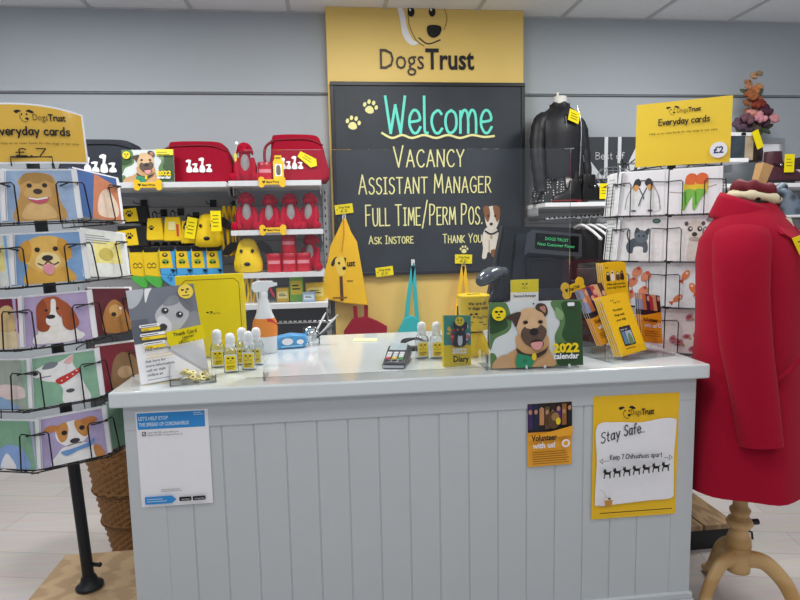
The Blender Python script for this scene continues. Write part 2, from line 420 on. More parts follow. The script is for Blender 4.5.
# ================================================================ room
YB = 2.2
fl = MB(); fl.box((-4, -4.5, -.05), (6, 2.3, 0), pattern_mat('pale_floor_planks', 'brick', '#c4bcb8', '#cdc6c2', 1.0, rough=.42, rot=R(12), mortar='#b5aca6', msize=.003, bw=1.25, rh=.19, grain=.18)); st(fl.build('floor'))
wb = MB(); wb.box((-4, YB, 0), (6, YB + .1, 2.83), WALL); st(wb.build('wall_back'))
tr = MB(); g = M('#55585c', .6, name='groove_shadow_gap')
zg = 2.318
tr.box((-4, YB - .012, zg + .012), (6, YB, zg + .05), WALL)
tr.box((-4, YB - .006, zg - .004), (6, YB, zg + .004), g); st(tr.build('trim_1'))
ce = MB(); ce.box((-4, -4.5, 2.83), (6, 2.3, 2.9), M('#eff1f3', .8, noise=.05, scale=90, bump=.15, name='ceiling_tile')); st(ce.build('ceiling'))
tb = MB(); tm = M('#c6c8ca', .6, name='ceiling_tee')
gx = P(257, 9, YB).x % .6
k = -4 + gx
while k < 6: tb.box((k - .012, -4.5, 2.822), (k + .012, YB, 2.83), tm); k += .6
k = YB
while k > -4.5: tb.box((-4, k - .012, 2.821), (6, k + .012, 2.83), tm); k -= .6
st(tb.build('trim_2'))

# bays of the wall shelving: darker slatted back panel and slotted uprights
def slat_panel(name, x0, x1, z0, z1):
    b = MB(); b.box((x0, YB - .02, z0), (x1, YB - .001, z1), WALLD)
    z = z0 + .06
    while z < z1 - .02:
        b.box((x0, YB - .0235, z), (x1, YB - .0195, z + .004), M('#7b7d81', .6, name='slat_gap')); z += .075
    st(b.build(name))
slat_panel('trim_3', -.95, .625, .35, 1.68)
slat_panel('trim_4', 1.93, 4.1, .35, 1.70)
def upright(x, z0, z1, label):
    b = MB(); m = M('#b9bbbe', .4, metal=.3, name='upright_steel')
    b.box((x - .015, YB - .055, z0), (x + .015, YB - .02, z1), m)
    z = z0 + .03
    while z < z1 - .03:
        b.box((x - .004, YB - .0565, z), (x + .004, YB - .0545, z + .018), WIRE); z += .05
    return tag(b.build('shelf_upright'), label, 'upright', 'slotted steel shelf uprights')
upright(.045, .35, 1.72, 'slotted steel upright between the pouch hooks and the red toy shelves')
upright(.60, .35, 1.72, 'slotted steel upright right of the red toys, beside the amber panel')

# ================================================================ yellow display panel
def wall_panel():
    t = thing('display_board', 'tall amber wall panel with the dog face mark, carrying the chalkboard', 'panel', (.642, YB - .10, 0))
    W = 1.275
    b = MB(); b.box((0, 0, .45), (W, .098, 2.83), M('#e8c872', .5, noise=.03, scale=3, name='amber_panel'), .004); b.build('board', t)
    a = MB(); A = Art(a, -.0006)
    o = V3((.642, YB - .1, 0))
    def q(px, py): p = P(px, py, YB - .1); return (p.x - o.x, p.z)
    # emblem with shaded outline
    A.blob([q(386, -2), q(396, -6), q(404, 0), q(401, 7), q(393, 5)], BLK)
    A.blob([q(440, -3), q(455, -6), q(468, 1), q(455, 6), q(446, 3)], BLK)
    A.blob([q(397, 4), q(404, 12), q(407, 28), q(413, 40), q(419, 43), q(411, 45), q(403, 36), q(400, 20)], PAPER)
    A.stroke([q(408, 6), q(409, 24), q(416, 40), q(424, 46)], .006, M('#8d7340', .5), True)
    A.stroke([q(419, 38), q(428, 44), q(440, 40)], .008, BLK, True)
    A.stroke([q(443, 6), q(447, 18), q(444, 30)], .005, M('#a5823b', .5), True)
    A.ell(*q(411, 12), .022, .03, BLK); A.ell(*q(432, 12), .022, .03, BLK)
    A.ell(*q(410, 10), .006, .008, PAPER); A.ell(*q(431, 10), .006, .008, PAPER)
    A.blob([q(427, 27), q(433, 25), q(441, 27), q(440, 34), q(434, 38), q(428, 35)], BLK)
    x0, z0 = q(380, 69); x1, _ = q(424, 69)
    A.text('Dogs', x0, z0, .125, M('#3d3527', .5), fit=x1 - x0)
    x0, z0 = q(425.5, 69); x1, _ = q(474, 69)
    A.text('Trust', x0, z0, .125, BLK, fit=x1 - x0, bold=.022)
    a.build('logo', t)
wall_panel()

# ================================================================ chalkboard
CHY = M('#e9e6a0', .8, noise=.15, scale=160, name='yellow_chalk')
CHT = M('#6fe3cf', .8, noise=.15, scale=160, name='teal_chalk')
def chalkboard():
    o = V3((.667, YB - .128, 1.155))
    t = thing('chalkboard', 'large black chalkboard with hand lettered vacancy notice on the amber panel', 'chalkboard', o)
    W, H = 1.238, 1.203
    b = MB(); b.box((0, 0, 0), (W, .027, H), pattern_mat('slate', 'noise', '#20272f', '#2a323b', 5, rough=.55), .003); b.build('slate_board', t)
    f = MB(); fm = M('#202328', .4, name='dark_frame')
    for lo, hi in (((-.012, -.008, -.012), (W + .012, .027, .012)), ((-.012, -.008, H - .012), (W + .012, .027, H + .012)), ((-.012, -.008, .012), (.012, .027, H - .012)), ((W - .012, -.008, .012), (W + .012, .027, H - .012))):
        f.box(lo, hi, fm, .003)
    f.build('frame', t)
    def q(px, py): p = P(px, py, o.y); return (p.x - o.x, p.z - o.z)
    def line(name, txt, xa, xb, yb, hpx, wd, m, caps=True, gap=2.2):
        a = MB(); A = Art(a, -.0008)
        p0 = q(xa, yb); p1 = q(xb, yb)
        A.hand(txt, p0[0], p0[1], hpx * .0063, wd, m, fit=p1[0] - p0[0], gap=gap, caps=caps)
        return a.build(name, t), A
    line('chalk_lettering', 'Welcome', 386, 491, 133, 36, .017, CHT, caps=False, gap=1.6)[0]['label'] = 'teal chalk heading'
    a = MB(); A = Art(a, -.0008)
    A.stroke([q(382, 133), q(392, 138), q(402, 135), q(412, 138), q(424, 135), q(436, 138), q(448, 135), q(460, 138), q(472, 135), q(484, 137), q(494, 136)], .014, CHY, True)
    a.build('chalk_underline', t)
    line('chalk_lettering', 'Vacancy', 394, 463, 167, 20, .009, CHY)
    line('chalk_lettering', 'Assistant Manager', 359, 490, 194, 19, .0085, CHY)
    line('chalk_lettering', 'Full Time/Perm Pos.', 366, 482, 226, 21, .0085, CHY)
    line('chalk_lettering', 'Ask Instore', 369, 413, 244, 8, .006, CHY)
    line('chalk_lettering', 'Thank You', 443, 481, 243, 9, .006, CHY)
    for px, py, r, ro in ((370, 108, .05, -15), (353, 124, .05, -10), (464, 250, .03, 0)):
        a = MB(); A = Art(a, -.0008); A.paw(*q(px, py), r, CHY, ro); a.build('chalk_paw', t)
    # cut-out print of a sitting terrier
    a = MB(); A = Art(a, -.003)
    wh = M('#e4ddd0', .5); br = M('#8a5a33', .5); dk = M('#3b2a20', .5)
    body = [q(486, 228), q(496, 228), q(500, 240), q(500, 252), q(495, 256), q(488, 252), q(486, 258), q(482, 258), q(483, 248), q(482, 238)]
    A.blob(body, wh)
    a.prism([(p.x, p.y) for p in crom(body, True, 4)], -.0029, -.0006, wh)
    A.stroke([q(489, 240), q(489, 252)], .006, M('#a98a66', .5)); A.blob([q(491, 250), q(498, 250), q(499, 256), q(492, 257)], br)
    A.blob([q(484, 210), q(488, 207), q(494, 206), q(499, 209), q(499, 220), q(496, 228), q(491, 231), q(487, 227), q(485, 220)], wh)
    A.blob([q(483, 208), q(488, 206), q(490, 214), q(488, 222), q(485, 218)], br); A.blob([q(493, 206), q(499, 207), q(500, 215), q(497, 222), q(494, 214)], br)
    A.ell(*q(488, 216), .008, .009, dk); A.ell(*q(495, 216), .008, .009, dk); A.ell(*q(491, 224), .012, .01, dk)
    A.stroke([q(485, 231), q(491, 234), q(498, 231)], .01, BLK, True); A.ell(*q(491, 237), .008, .01, M('#c9a23a', .4))
    a.build('dog_cutout', t)
chalkboard()

# ================================================================ counter
CW, CD, CH = 1.819, .82, .97
def counter():
    t = thing('shop_counter', 'grey painted panelled shop counter with glossy top', 'counter')
    gp = GREYP
    b = MB()
    b.box((-.03, -.03, CH - .048), (CW + .03, CD + .02, CH), M('#d8e1e4', .16, noise=.02, scale=8, name='gloss_worktop', coat=.5, spec=.6), .006)
    b.build('worktop', t)
    # panelled front: upright boards with V grooves
    b = MB(); xs = []
    g0, pitch = P(222, 440, 0).x, .0
    gx = [P(px, py, 0).x for px, py in ((222, 440), (254.5, 438), (286, 437), (317.5, 435), (348.5, 434), (379.5, 432), (409, 431))]
    pitch = (gx[-1] - gx[0]) / 6
    gs = [gx[0] + pitch * i for i in range(-1, 18) if .13 < gx[0] + pitch * i < CW - .1]
    prof = [(0, 0)]
    for x in gs: prof += [(x - .0028, 0), (x - .0012, .003), (x + .0012, .003), (x + .0028, 0)]
    prof.append((CW, 0))
    z0, z1 = .10, CH - .125
    vs = [(x, y, z) for z in (z0, z1) for x, y in prof]; n = len(prof)
    b.add(vs, [(i, i + 1, n + i + 1, n + i) for i in range(n - 1)], gp)
    b.box((0, .006, 0), (CW, .03, CH - .048), gp)
    b.build('front_panel', t)
    b = MB(); b.box((0, -.003, z1), (CW, .03, CH - .048), gp, .0015); b.build('top_rail', t)
    b = MB(); b.box((0, -.0025, 0), (.105, .03, z1), gp, .0012); b.build('stile', t)
    b = MB(); b.box((CW - .075, -.0025, 0), (CW, .03, z1), gp, .0012); b.build('stile', t)
    b = MB(); b.box((-.012, -.016, 0), (CW + .012, .012, .145), gp, .003); b.box((-.008, -.012, .145), (CW + .008, .012, .168), gp, .004); b.build('baseboard', t)
    for x in (0, CW - .02):
        b = MB(); b.box((x, .03, 0), (x + .02, CD, CH - .048), gp); b.build('side_panel', t)
    b = MB(); b.box((.02, CD - .02, .1), (CW - .02, CD, CH - .048), gp); b.build('back_panel', t)
counter()

def sheet(name, label, cat, bl, w, h, rot, mat=PAPER, yoff=-.0035, curl=0.0):
    """paper stuck to the counter front; returns thing and art"""
    o = MB()
    n = 8
    o.box((0, -.0006, 0), (w, 0, h), mat)
    A = Art(o, -.0007)
    return o, A
# virus notice, without its code
def notice():
    b, A = sheet('', '', '', 0, .21, .297, 0)
    bl = M('#2f8fd8', .5, noise=.03); blk = M('#33363a', .5); tx = M('#c9e4f7', .5)
    A.rect(.004, .243, .200, .293, bl)
    A.text("LET'S HELP STOP", .008, .271, .011, tx, fit=.085, bold=.03); A.text("THE SPREAD OF CORONAVIRUS", .008, .2525, .011, tx, fit=.145, bold=.03)
    A.lines(.168, .287, .03, 2, .006, .002, tx)
    A.rect(.016, .224, .027, .236, blk); A.rect(.018, .226, .025, .234, PAPER); A.stroke([(.019, .230), (.021, .227), (.025, .233)], .0012, blk)
    A.text('Scan this QR code with your', .033, .231, .005, blk, fit=.09); A.text('NHS COVID-19 app to check in', .033, .223, .005, blk, fit=.1)
    A.lines(.06, .053, .07, 2, .005, .0015, M('#8a8d90', .5), 3)
    A.poly([(.012, .01), (.09, .01), (.104, .022), (.09, .034), (.012, .034)], bl)
    A.lines(.018, .025, .06, 2, .007, .002, tx)
    A.rrect(.112, .015, .148, .028, .002, BLK); A.rrect(.152, .015, .190, .028, .002, BLK)
    A.text('App Store', .119, .0185, .0045, PAPER, fit=.025); A.text('Google Play', .158, .0185, .0045, PAPER, fit=.029)
    o = b.build('paper_notice'); o.location = (.035, -.0034, .9009 - .297); o.location.z += .0
    tag(o, 'white notice with blue heading stuck on the counter front', 'notice')
notice()
def flyer():
    w, h = .148, .21
    b, A = sheet('', '', '', 0, w, h, 0, M('#f0a92c', .5, noise=.04))
    cols = ['#3a2b5c', '#20263f', '#c58a5a', '#6b4a2b', '#2b2018', '#5a2d77', '#93602f', '#17161a']
    A.rect(0, .115, w, h, M('#1e1b22', .5))
    rr = random.Random(4)
    for i in range(8):
        x = i * w / 8; A.rect(x + .002, .12 + rr.uniform(0, .02), x + w / 8 - .001, h - rr.uniform(0, .02), M(cols[i], .5))
        A.ell(x + .009, .185 + rr.uniform(-.01, .01), .006, .008, M('#b98a68', .5))
    A.ell(.085, .155, .022, .03, M('#5b4326', .5)); A.ell(.09, .165, .013, .014, M('#a07a4a', .5)); A.ell(.1, .15, .008, .012, YEL)
    A.poly([(0, .105), (.05, .112), (.1, .122), (w, .132), (w, .1), (0, .09)], M('#f0a92c', .5, noise=.04))
    A.text('Volunteer', .010, .089, .019, BLK, fit=.085, bold=.03); A.text('with us!', .014, .064, .018, PAPER, fit=.075, bold=.03)
    A.ell(.125, .075, .014, .014, PAPER); A.ell(.125, .075, .008, .008, M('#f0a92c', .5, noise=.04))
    A.lines(.012, .050, .125, 6, .0075, .0022, M('#8a5f18', .5), 5)
    o = b.build('volunteer_flyer'); o.location = (1.243, -.0036, .8607 - h); o.rotation_euler = (0, R(-.6), 0)
    tag(o, 'small orange volunteer flyer stuck on the counter front', 'flyer')
flyer()
def stay_safe():
    w, h = .297, .42
    b, A = sheet('', '', '', 0, w, h, 0, M('#f2c31f', .45, noise=.04))
    A.emblem(.115, .362, .021, BLK)
    A.text('Dogs', .128, .352, .02, M('#6b5a18', .5), fit=.036); A.text('Trust', .165, .352, .02, BLK, fit=.044, bold=.03)
    A.blob([(.012, .32), (.08, .331), (.16, .326), (.24, .336), (.282, .332), (.288, .31), (.283, .2), (.286, .09), (.278, .058), (.2, .055), (.1, .05), (.02, .048), (.01, .07), (.014, .2)], PAPER, 6)
    A.hand('Stay', .028, .262, .035, .0035, BLK, fit=.062, slope=.28); A.hand('Safe..', .106, .284, .035, .0035, BLK, fit=.068, slope=.14)
    A.hand('Keep 7 Chihuahuas apart', .058, .206, .016, .0022, BLK, fit=.175, slope=.02)
    for s, x in ((1, .018), (-1, .268)):
        A.stroke([(x, .206), (x + s * .01, .214), (x + s * .01, .198), (x, .206)], .0016, BLK); A.stroke([(x + s * .012, .206), (x + s * .03, .207)], .0016, BLK)
    for i in range(7):
        x = .03 + i * .0335; z = .148 + i * .0022
        A.poly([(x, z), (x + .004, z), (x + .006, z + .013), (x + .019, z + .013), (x + .021, z), (x + .025, z), (x + .024, z + .018), (x + .028, z + .024), (x + .025, z + .025), (x + .022, z + .022), (x + .01, z + .022), (x + .009, z + .029), (x + .007, z + .034), (x + .004, z + .029), (x + .001, z + .034), (x, z + .026), (x - .002, z + .023), (x + .003, z + .018)], BLK)
    A.stroke([(.018, .11), (.03, .105), (.04, .085), (.055, .08), (.05, .062)], .0012, M('#9a9ca0', .5), True)
    A.stroke([(.014, .06), (.03, .055), (.06, .054)], .0012, M('#9a9ca0', .5), True)
    A.poly([(.037, .053), (.058, .053), (.062, .075), (.033, .075)], M('#c88d38', .5)); A.ell(.05, .08, .005, .003, BLK)
    A.lines(.018, .03, .255, 1, .006, .0035, M('#6d560f', .5), 2)
    o = b.build('safety_poster'); o.location = (1.4611, -.0036, .8745 - h); o.rotation_euler = (0, R(.2), 0)
    tag(o, 'yellow bordered white stay safe poster on the counter front', 'poster')
stay_safe()
# ================================================================ card racks
def card_art(kind, A):
    """greeting card pictures, u and v in 0..1"""
    def c(h): return M(h, .45, noise=.2, scale=42)
    el, bl, sk = A.ell, A.blob, A.stroke
    if kind == 'shaggy':
        A.rect(0, 0, 1, 1, c('#9db6d6'))
        bl([(.2, .0), (.24, .35), (.3, .62), (.28, .8), (.4, .93), (.55, .96), (.72, .9), (.78, .72), (.8, .4), (.84, 0)], c('#c79a58'))
        bl([(.3, .05), (.35, .3), (.5, .36), (.66, .3), (.72, .05)], c('#dcb67a')); bl([(.3, .72), (.36, .92), (.52, .96), (.7, .9), (.74, .74), (.62, .8), (.52, .72), (.42, .8)], c('#a98448'))
        bl([(.34, .5), (.4, .7), (.52, .74), (.66, .7), (.7, .5), (.6, .38), (.44, .38)], c('#cda766')); el(.42, .7, .035, .045, c('#2b2320')); el(.62, .7, .035, .045, c('#2b2320')); el(.52, .58, .06, .055, c('#3b2c24'))
        bl([(.37, .46), (.46, .42), (.56, .41), (.66, .46), (.6, .35), (.48, .34)], c('#c2536a')); sk([(.4, .45), (.5, .42), (.63, .45)], .004, PAPER)
    elif kind == 'golden':
        A.rect(0, 0, 1, 1, c('#7fa6d2'))
        bl([(.22, 0), (.25, .3), (.33, .45), (.66, .45), (.78, .3), (.86, 0)], c('#dcaa4c')); bl([(.2, .55), (.26, .8), (.4, .93), (.6, .95), (.74, .86), (.82, .6), (.76, .35), (.5, .2), (.3, .34)], c('#e5b95f'))
        bl([(.16, .5), (.18, .75), (.3, .88), (.34, .7), (.28, .45)], c('#d39c3b')); bl([(.86, .5), (.84, .76), (.72, .9), (.68, .7), (.76, .45)], c('#d39c3b'))
        bl([(.36, .4), (.42, .58), (.52, .62), (.64, .58), (.7, .4), (.58, .26), (.45, .27)], c('#f1d79a')); el(.41, .68, .035, .05, c('#2b2320')); el(.65, .68, .035, .05, c('#2b2320')); el(.53, .5, .075, .06, c('#33292a'))
        sk([(.4, .4), (.47, .36), (.53, .43), (.6, .36), (.67, .4)], .004, c('#5b4030'), True); bl([(.46, .36), (.6, .36), (.59, .2), (.53, .16), (.47, .22)], c('#e39aa6'))
    elif kind == 'basset':
        A.rect(0, 0, 1, 1, c('#b7a6cb'))
        bl([(.3, .05), (.3, .35), (.42, .5), (.62, .5), (.74, .35), (.86, .05)], c('#efe9e2')); bl([(.2, .06), (.22, .2), (.34, .24), (.44, .14), (.36, .03)], c('#f5f1ec')); bl([(.6, .08), (.64, .24), (.78, .24), (.9, .12), (.8, .05)], c('#f5f1ec'))
        bl([(.36, .9), (.5, .97), (.62, .92), (.64, .7), (.58, .5), (.46, .48), (.36, .6)], c('#b25f33'))
        bl([(.4, .92), (.3, .8), (.28, .55), (.28, .32), (.4, .28), (.46, .45), (.44, .7)], c('#9b4a26')); bl([(.56, .94), (.7, .82), (.8, .6), (.84, .35), (.72, .24), (.62, .36), (.62, .7)], c('#a85630'))
        bl([(.5, .9), (.56, .88), (.55, .65), (.6, .5), (.52, .38), (.42, .4), (.4, .52), (.47, .65)], c('#f3eee8')); el(.47, .56, .06, .045, c('#33292a')); el(.42, .7, .02, .025, c('#2b2320')); el(.57, .72, .02, .025, c('#2b2320'))
    elif kind == 'bull':
        A.rect(0, 0, 1, 1, c('#8bb89c'))
        bl([(.5, 0), (.5, .3), (.42, .45), (.3, .5), (.14, .62), (.12, .72), (.3, .84), (.48, .86), (.6, .92), (.7, .98), (.68, .8), (.74, .6), (.8, .35), (.86, 0)], c('#eef0f1'))
        bl([(.26, .76), (.34, .88), (.48, .86), (.42, .76)], c('#7e848e')); el(.16, .69, .045, .04, c('#3a3a40')); bl([(.56, .84), (.7, .97), (.66, .8)], c('#e3b6b4')); sk([(.18, .58), (.28, .6), (.36, .6)], .003, c('#8a8a90'))
        bl([(.42, .5), (.48, .4), (.62, .48), (.76, .6), (.76, .68), (.6, .6)], c('#c93a34')); el(.6, .24, .06, .04, c('#50565e'))
        for u, v in ((.5, .47), (.58, .52), (.66, .57), (.72, .63)): el(u, v, .014, .014, PAPER, 0, 8)
    elif kind == 'jack':
        A.rect(0, 0, 1, 1, c('#b4a8cf'))
        bl([(.24, 0), (.32, .24), (.42, .34), (.7, .36), (.84, .24), (.94, 0)], c('#f2f0ee')); bl([(.84, 0), (.82, .25), (.92, .22), (.97, 0)], c('#c98a54'))
        bl([(.32, .55), (.34, .75), (.45, .84), (.62, .86), (.76, .78), (.8, .58), (.7, .4), (.54, .32), (.4, .4)], c('#f6f3f0'))
        bl([(.34, .6), (.34, .76), (.46, .86), (.5, .72), (.46, .5), (.38, .46)], c('#cd8f4e')); bl([(.6, .85), (.76, .8), (.8, .6), (.72, .48), (.62, .62)], c('#cd8f4e'))
        bl([(.38, .8), (.24, .84), (.16, .74), (.26, .7), (.36, .72)], c('#c58248')); bl([(.68, .84), (.84, .88), (.92, .8), (.84, .72), (.74, .72)], c('#c07a40'))
        el(.44, .64, .04, .05, c('#2d211c')); el(.69, .68, .04, .05, c('#2d211c')); el(.57, .44, .07, .05, c('#3b3440')); sk([(.46, .36), (.57, .38), (.66, .38)], .003, c('#7b6a66'), True)
        bl([(.36, .26), (.5, .28), (.74, .34), (.84, .42), (.8, .28), (.6, .22), (.44, .16)], c('#6d9ad0'))
    elif kind == 'maroon':
        A.rect(0, 0, 1, 1, c('#7c1f36')); bl([(.4, 0), (.5, .35), (.75, .4), (1, .3), (1, 0)], c('#e2cfa6')); bl([(.55, .4), (.66, .8), (.85, .85), (.98, .6), (.9, .35)], c('#d9bb85'))
    elif kind == 'paw':
        A.rect(0, 0, 1, 1, c('#a5b0a4')); bl([(.3, .3), (.5, .5), (.9, .45), (.95, .25), (.6, .2)], c('#e6d3ce')); bl([(0, 0), (.2, .3), (.6, .2), (.8, 0)], c('#93b1d4'))
    elif kind == 'bluedog':
        A.rect(0, 0, 1, 1, c('#86b394')); bl([(.2, 0), (.3, .4), (.5, .5), (.75, .4), (.85, 0)], c('#8faee0')); bl([(.6, 0), (.5, .25), (.4, .3), (.3, 0)], PAPER)
    elif kind == 'frost':
        A.rect(0, 0, 1, 1, c('#3f63a0')); A.poly([(.35, 0), (1, 0), (1, .8), (.5, 1)], c('#c77d58')); bl([(.5, .1), (.55, .5), (.75, .7), (.95, .4), (.9, .1)], c('#e5cdb8'))
    elif kind == 'rust':
        A.rect(0, 0, 1, 1, c('#a4764e')); bl([(.2, 0), (.3, .5), (.6, .8), (.9, .5), (.95, 0)], c('#c8a27c')); bl([(.4, .3), (.55, .55), (.75, .4), (.6, .2)], c('#6f4c30'))
    elif kind == 'pale':
        A.rect(0, 0, 1, 1, c('#dfe3dd')); A.rect(.3, .3, .9, .8, c('#ece08e')); A.lines(.1, .88, .6, 4, .05, .02, c('#8d949a')); el(.55, .5, .16, .14, c('#c8b75d'))
    elif kind == 'note':
        A.rect(0, 0, 1, 1, c('#e4e6e8')); A.lines(.12, .85, .7, 9, .08, .03, c('#b9bcc0'))
    elif kind == 'wine':
        A.rect(0, 0, 1, 1, c('#5a1f2e')); bl([(.3, .05), (.35, .5), (.6, .75), (.85, .5), (.9, .05)], c('#a8743f')); el(.6, .5, .15, .14, c('#c99a62')); el(.55, .42, .06, .05, c('#2d211c')); el(.72, .55, .03, .03, PAPER)
    elif kind == 'oak':
        A.rect(0, 0, 1, 1, c('#7a2336')); bl([(.35, 0), (.4, .6), (.65, .8), (.95, .6), (1, 0)], c('#8c6b4d')); el(.65, .35, .18, .14, c('#b99878'))
    elif kind == 'leaf':
        A.rect(0, 0, 1, 1, c('#8fb79c'))
    elif kind == 'penguins':
        A.rect(0, 0, 1, 1, PAPER)
        for s, x in ((1, .36), (-1, .72)):
            bl([(x - .2 * s, .12), (x - .14 * s, .45), (x - .02 * s, .68), (x + .08 * s, .66), (x + .14 * s, .4), (x + .1 * s, .1)], c('#e9ecef'))
            sk([(x - .2 * s, .14), (x - .15 * s, .45), (x - .02 * s, .7)], .003, c('#7d858d'), True); sk([(x + .1 * s, .62), (x + .2 * s, .4), (x + .26 * s, .22)], .005, c('#5d666e'), True)
            bl([(x - .03 * s, .64), (x, .8), (x + .08 * s, .84), (x + .14 * s, .76), (x + .1 * s, .66)], c('#2e3338')); bl([(x - .04 * s, .62), (x + .02 * s, .7), (x + .09 * s, .66), (x + .04 * s, .55)], c('#e3a45a')); sk([(x + .1 * s, .78), (x + .22 * s, .8)], .003, c('#3a3a3a'))
            A.rect(x - .06, .08, x + .04, .12, c('#5b6269'))
    elif kind == 'parrots':
        A.rect(0, 0, 1, 1, PAPER); sk([(.02, .5), (.3, .47), (.6, .52), (.95, .62)], .004, c('#a9a097'), True)
        for x in (.45, .66):
            bl([(x - .14, .45), (x - .13, .7), (x, .8), (x + .13, .72), (x + .1, .45), (x - .04, .36)], c('#e8c52e')); bl([(x - .12, .68), (x - .1, .84), (x, .9), (x + .11, .84), (x + .12, .68), (x, .64)], c('#df6a32'))
            bl([(x - .14, .52), (x + .1, .5), (x - .02, .3), (x - .12, .08), (x - .17, .14)], c('#7cc04a')); sk([(x - .12, .48), (x - .1, .2)], .006, c('#49953a'))
    elif kind == 'pup':
        A.rect(0, 0, 1, 1, c('#eceef0')); bl([(.24, .2), (.2, .36), (.3, .5), (.46, .54), (.62, .5), (.68, .34), (.66, .2), (.58, .2), (.56, .32), (.38, .32), (.34, .18)], c('#565f68'))
        bl([(.4, .5), (.38, .66), (.52, .72), (.66, .64), (.66, .48), (.52, .42)], c('#65707a')); bl([(.38, .64), (.42, .78), (.5, .7)], c('#434b53')); bl([(.6, .68), (.7, .76), (.68, .6)], c('#434b53')); sk([(.26, .46), (.22, .62), (.24, .72)], .006, c('#49525a'), True)
        el(.48, .58, .02, .02, BLK); el(.58, .58, .02, .02, BLK); el(.85, .92, .09, .055, c('#2e5b4e')); el(.85, .92, .06, .03, c('#5c8579'))
    elif kind == 'meerkat':
        A.rect(0, 0, 1, 1, c('#eceef0')); bl([(.42, 0), (.42, .35), (.48, .52), (.62, .52), (.7, .35), (.72, 0)], c('#d4cfc8')); bl([(.38, .64), (.42, .84), (.56, .92), (.7, .84), (.74, .64), (.6, .48), (.5, .48)], c('#dcd6cd'))
        el(.46, .72, .05, .06, c('#4a4440')); el(.65, .72, .05, .06, c('#4a4440')); el(.47, .73, .018, .022, PAPER); el(.66, .73, .018, .022, PAPER); el(.55, .6, .055, .05, c('#3d3835')); el(.38, .84, .04, .05, c('#57504a')); el(.72, .84, .04, .05, c('#57504a')); el(.55, .5, .12, .04, c('#b5aca2'))
        el(.86, .92, .09, .055, c('#8c9096'))
    elif kind == 'flamingos':
        A.rect(0, 0, 1, 1, c('#e3e9ee'))
        for u, v in ((.35, .55), (.6, .35), (.3, .25), (.65, .7), (.45, .8)):
            bl([(u - .1, v - .1), (u - .08, v + .05), (u + .05, v + .12), (u + .12, v), (u + .02, v - .1)], c('#dd8b6a')); sk([(u, v - .1), (u + .02, v - .22)], .003, c('#b5543f')); el(u + .04, v + .08, .04, .04, c('#c4513f'))
    elif kind == 'goldfish':
        A.rect(0, 0, 1, 1, c('#e1e8ec'))
        for u, v, r in ((.25, .2, 40), (.55, .45, 110), (.78, .72, 150), (.4, .74, 60), (.8, .25, 20)):
            el(u, v, .12, .07, c('#d97a4c'), r); k, q = math.cos(R(r)), math.sin(R(r)); A.poly([(u - .1 * k, v - .1 * q), (u - .2 * k + .06 * q, v - .2 * q - .06 * k), (u - .2 * k - .06 * q, v - .2 * q + .06 * k)], c('#c85a3a')); el(u + .05 * k, v + .05 * q, .03, .03, c('#f0d2b5'))
    elif kind == 'roses':
        A.rect(0, 0, 1, 1, c('#ece8e6'))
        rr = random.Random(9)
        for i in range(12):
            u, v = rr.uniform(.08, .9), rr.uniform(.08, .9); el(u, v, .09, .06, c('#c9828f'), rr.uniform(0, 90)); el(u, v, .045, .03, c('#a2485a')); el(u + .08, v - .05, .04, .02, c('#b7a35c'))
ENV = M('#eef0f4', .6, noise=.02, name='white_envelope')
STOCK = M('#f4f3f1', .5, noise=.02, name='card_stock')
def make_card(kind, w, h, label, group):
    b = MB(); b.box((-w / 2, -.0012, 0), (w / 2, 0, h), STOCK)
    A = Art(b, -.00125, -w / 2, 0, w, h, step=.0002); A.clip = (0, 0, 1, 1); card_art(kind, A)
    o = b.build('greeting_card'); tag(o, label, 'card', group)
    e = MB(); e.box((-w / 2 + .013, .0003, .003), (w / 2 + .012, .0012, h + .005), ENV)
    v = e.build('envelope', o); v['label'] = 'white envelope'
    return o
def wire_pocket(b, w, h, hk=.2):
    """front hoops, floor and back of one rack pocket; card foot at the origin, facing -Y"""
    r = .0021; d = -.011; W2 = w / 2 + .012
    for s in (-1, 1):
        b.tube([(s * W2, .03, h * .70), (s * W2, d, h * .73), (s * (w * hk + .006), d, h * .75), (s * w * hk, d, h * .74 - .006), (s * w * hk, d, .0), (s * w * hk, d + .004, -.006), (s * w * hk, .03, -.006)], r, WIRE, 6)
    b.tube([(-W2, .03, h * .70), (-W2, .03, -.006), (W2, .03, -.006), (W2, .03, h * .70)], r, WIRE, 6)
    b.tube([(-W2, d + .006, -.006), (W2, d + .006, -.006)], r, WIRE, 6)
    for u in (-.3, .3): b.tube([(u * w, .03, -.006), (u * w, .032, h)], r * .8, WIRE, 5)

RACKS = []
def pocket_mats(root, ang, rad, zs, u=0.0, tilt=-6):
    out = []
    for z in zs:
        out.append(root @ Matrix.Rotation(ang, 4, 'Z') @ Matrix.Translation((u, -rad, z)) @ Matrix.Rotation(R(tilt), 4, 'X'))
    return out
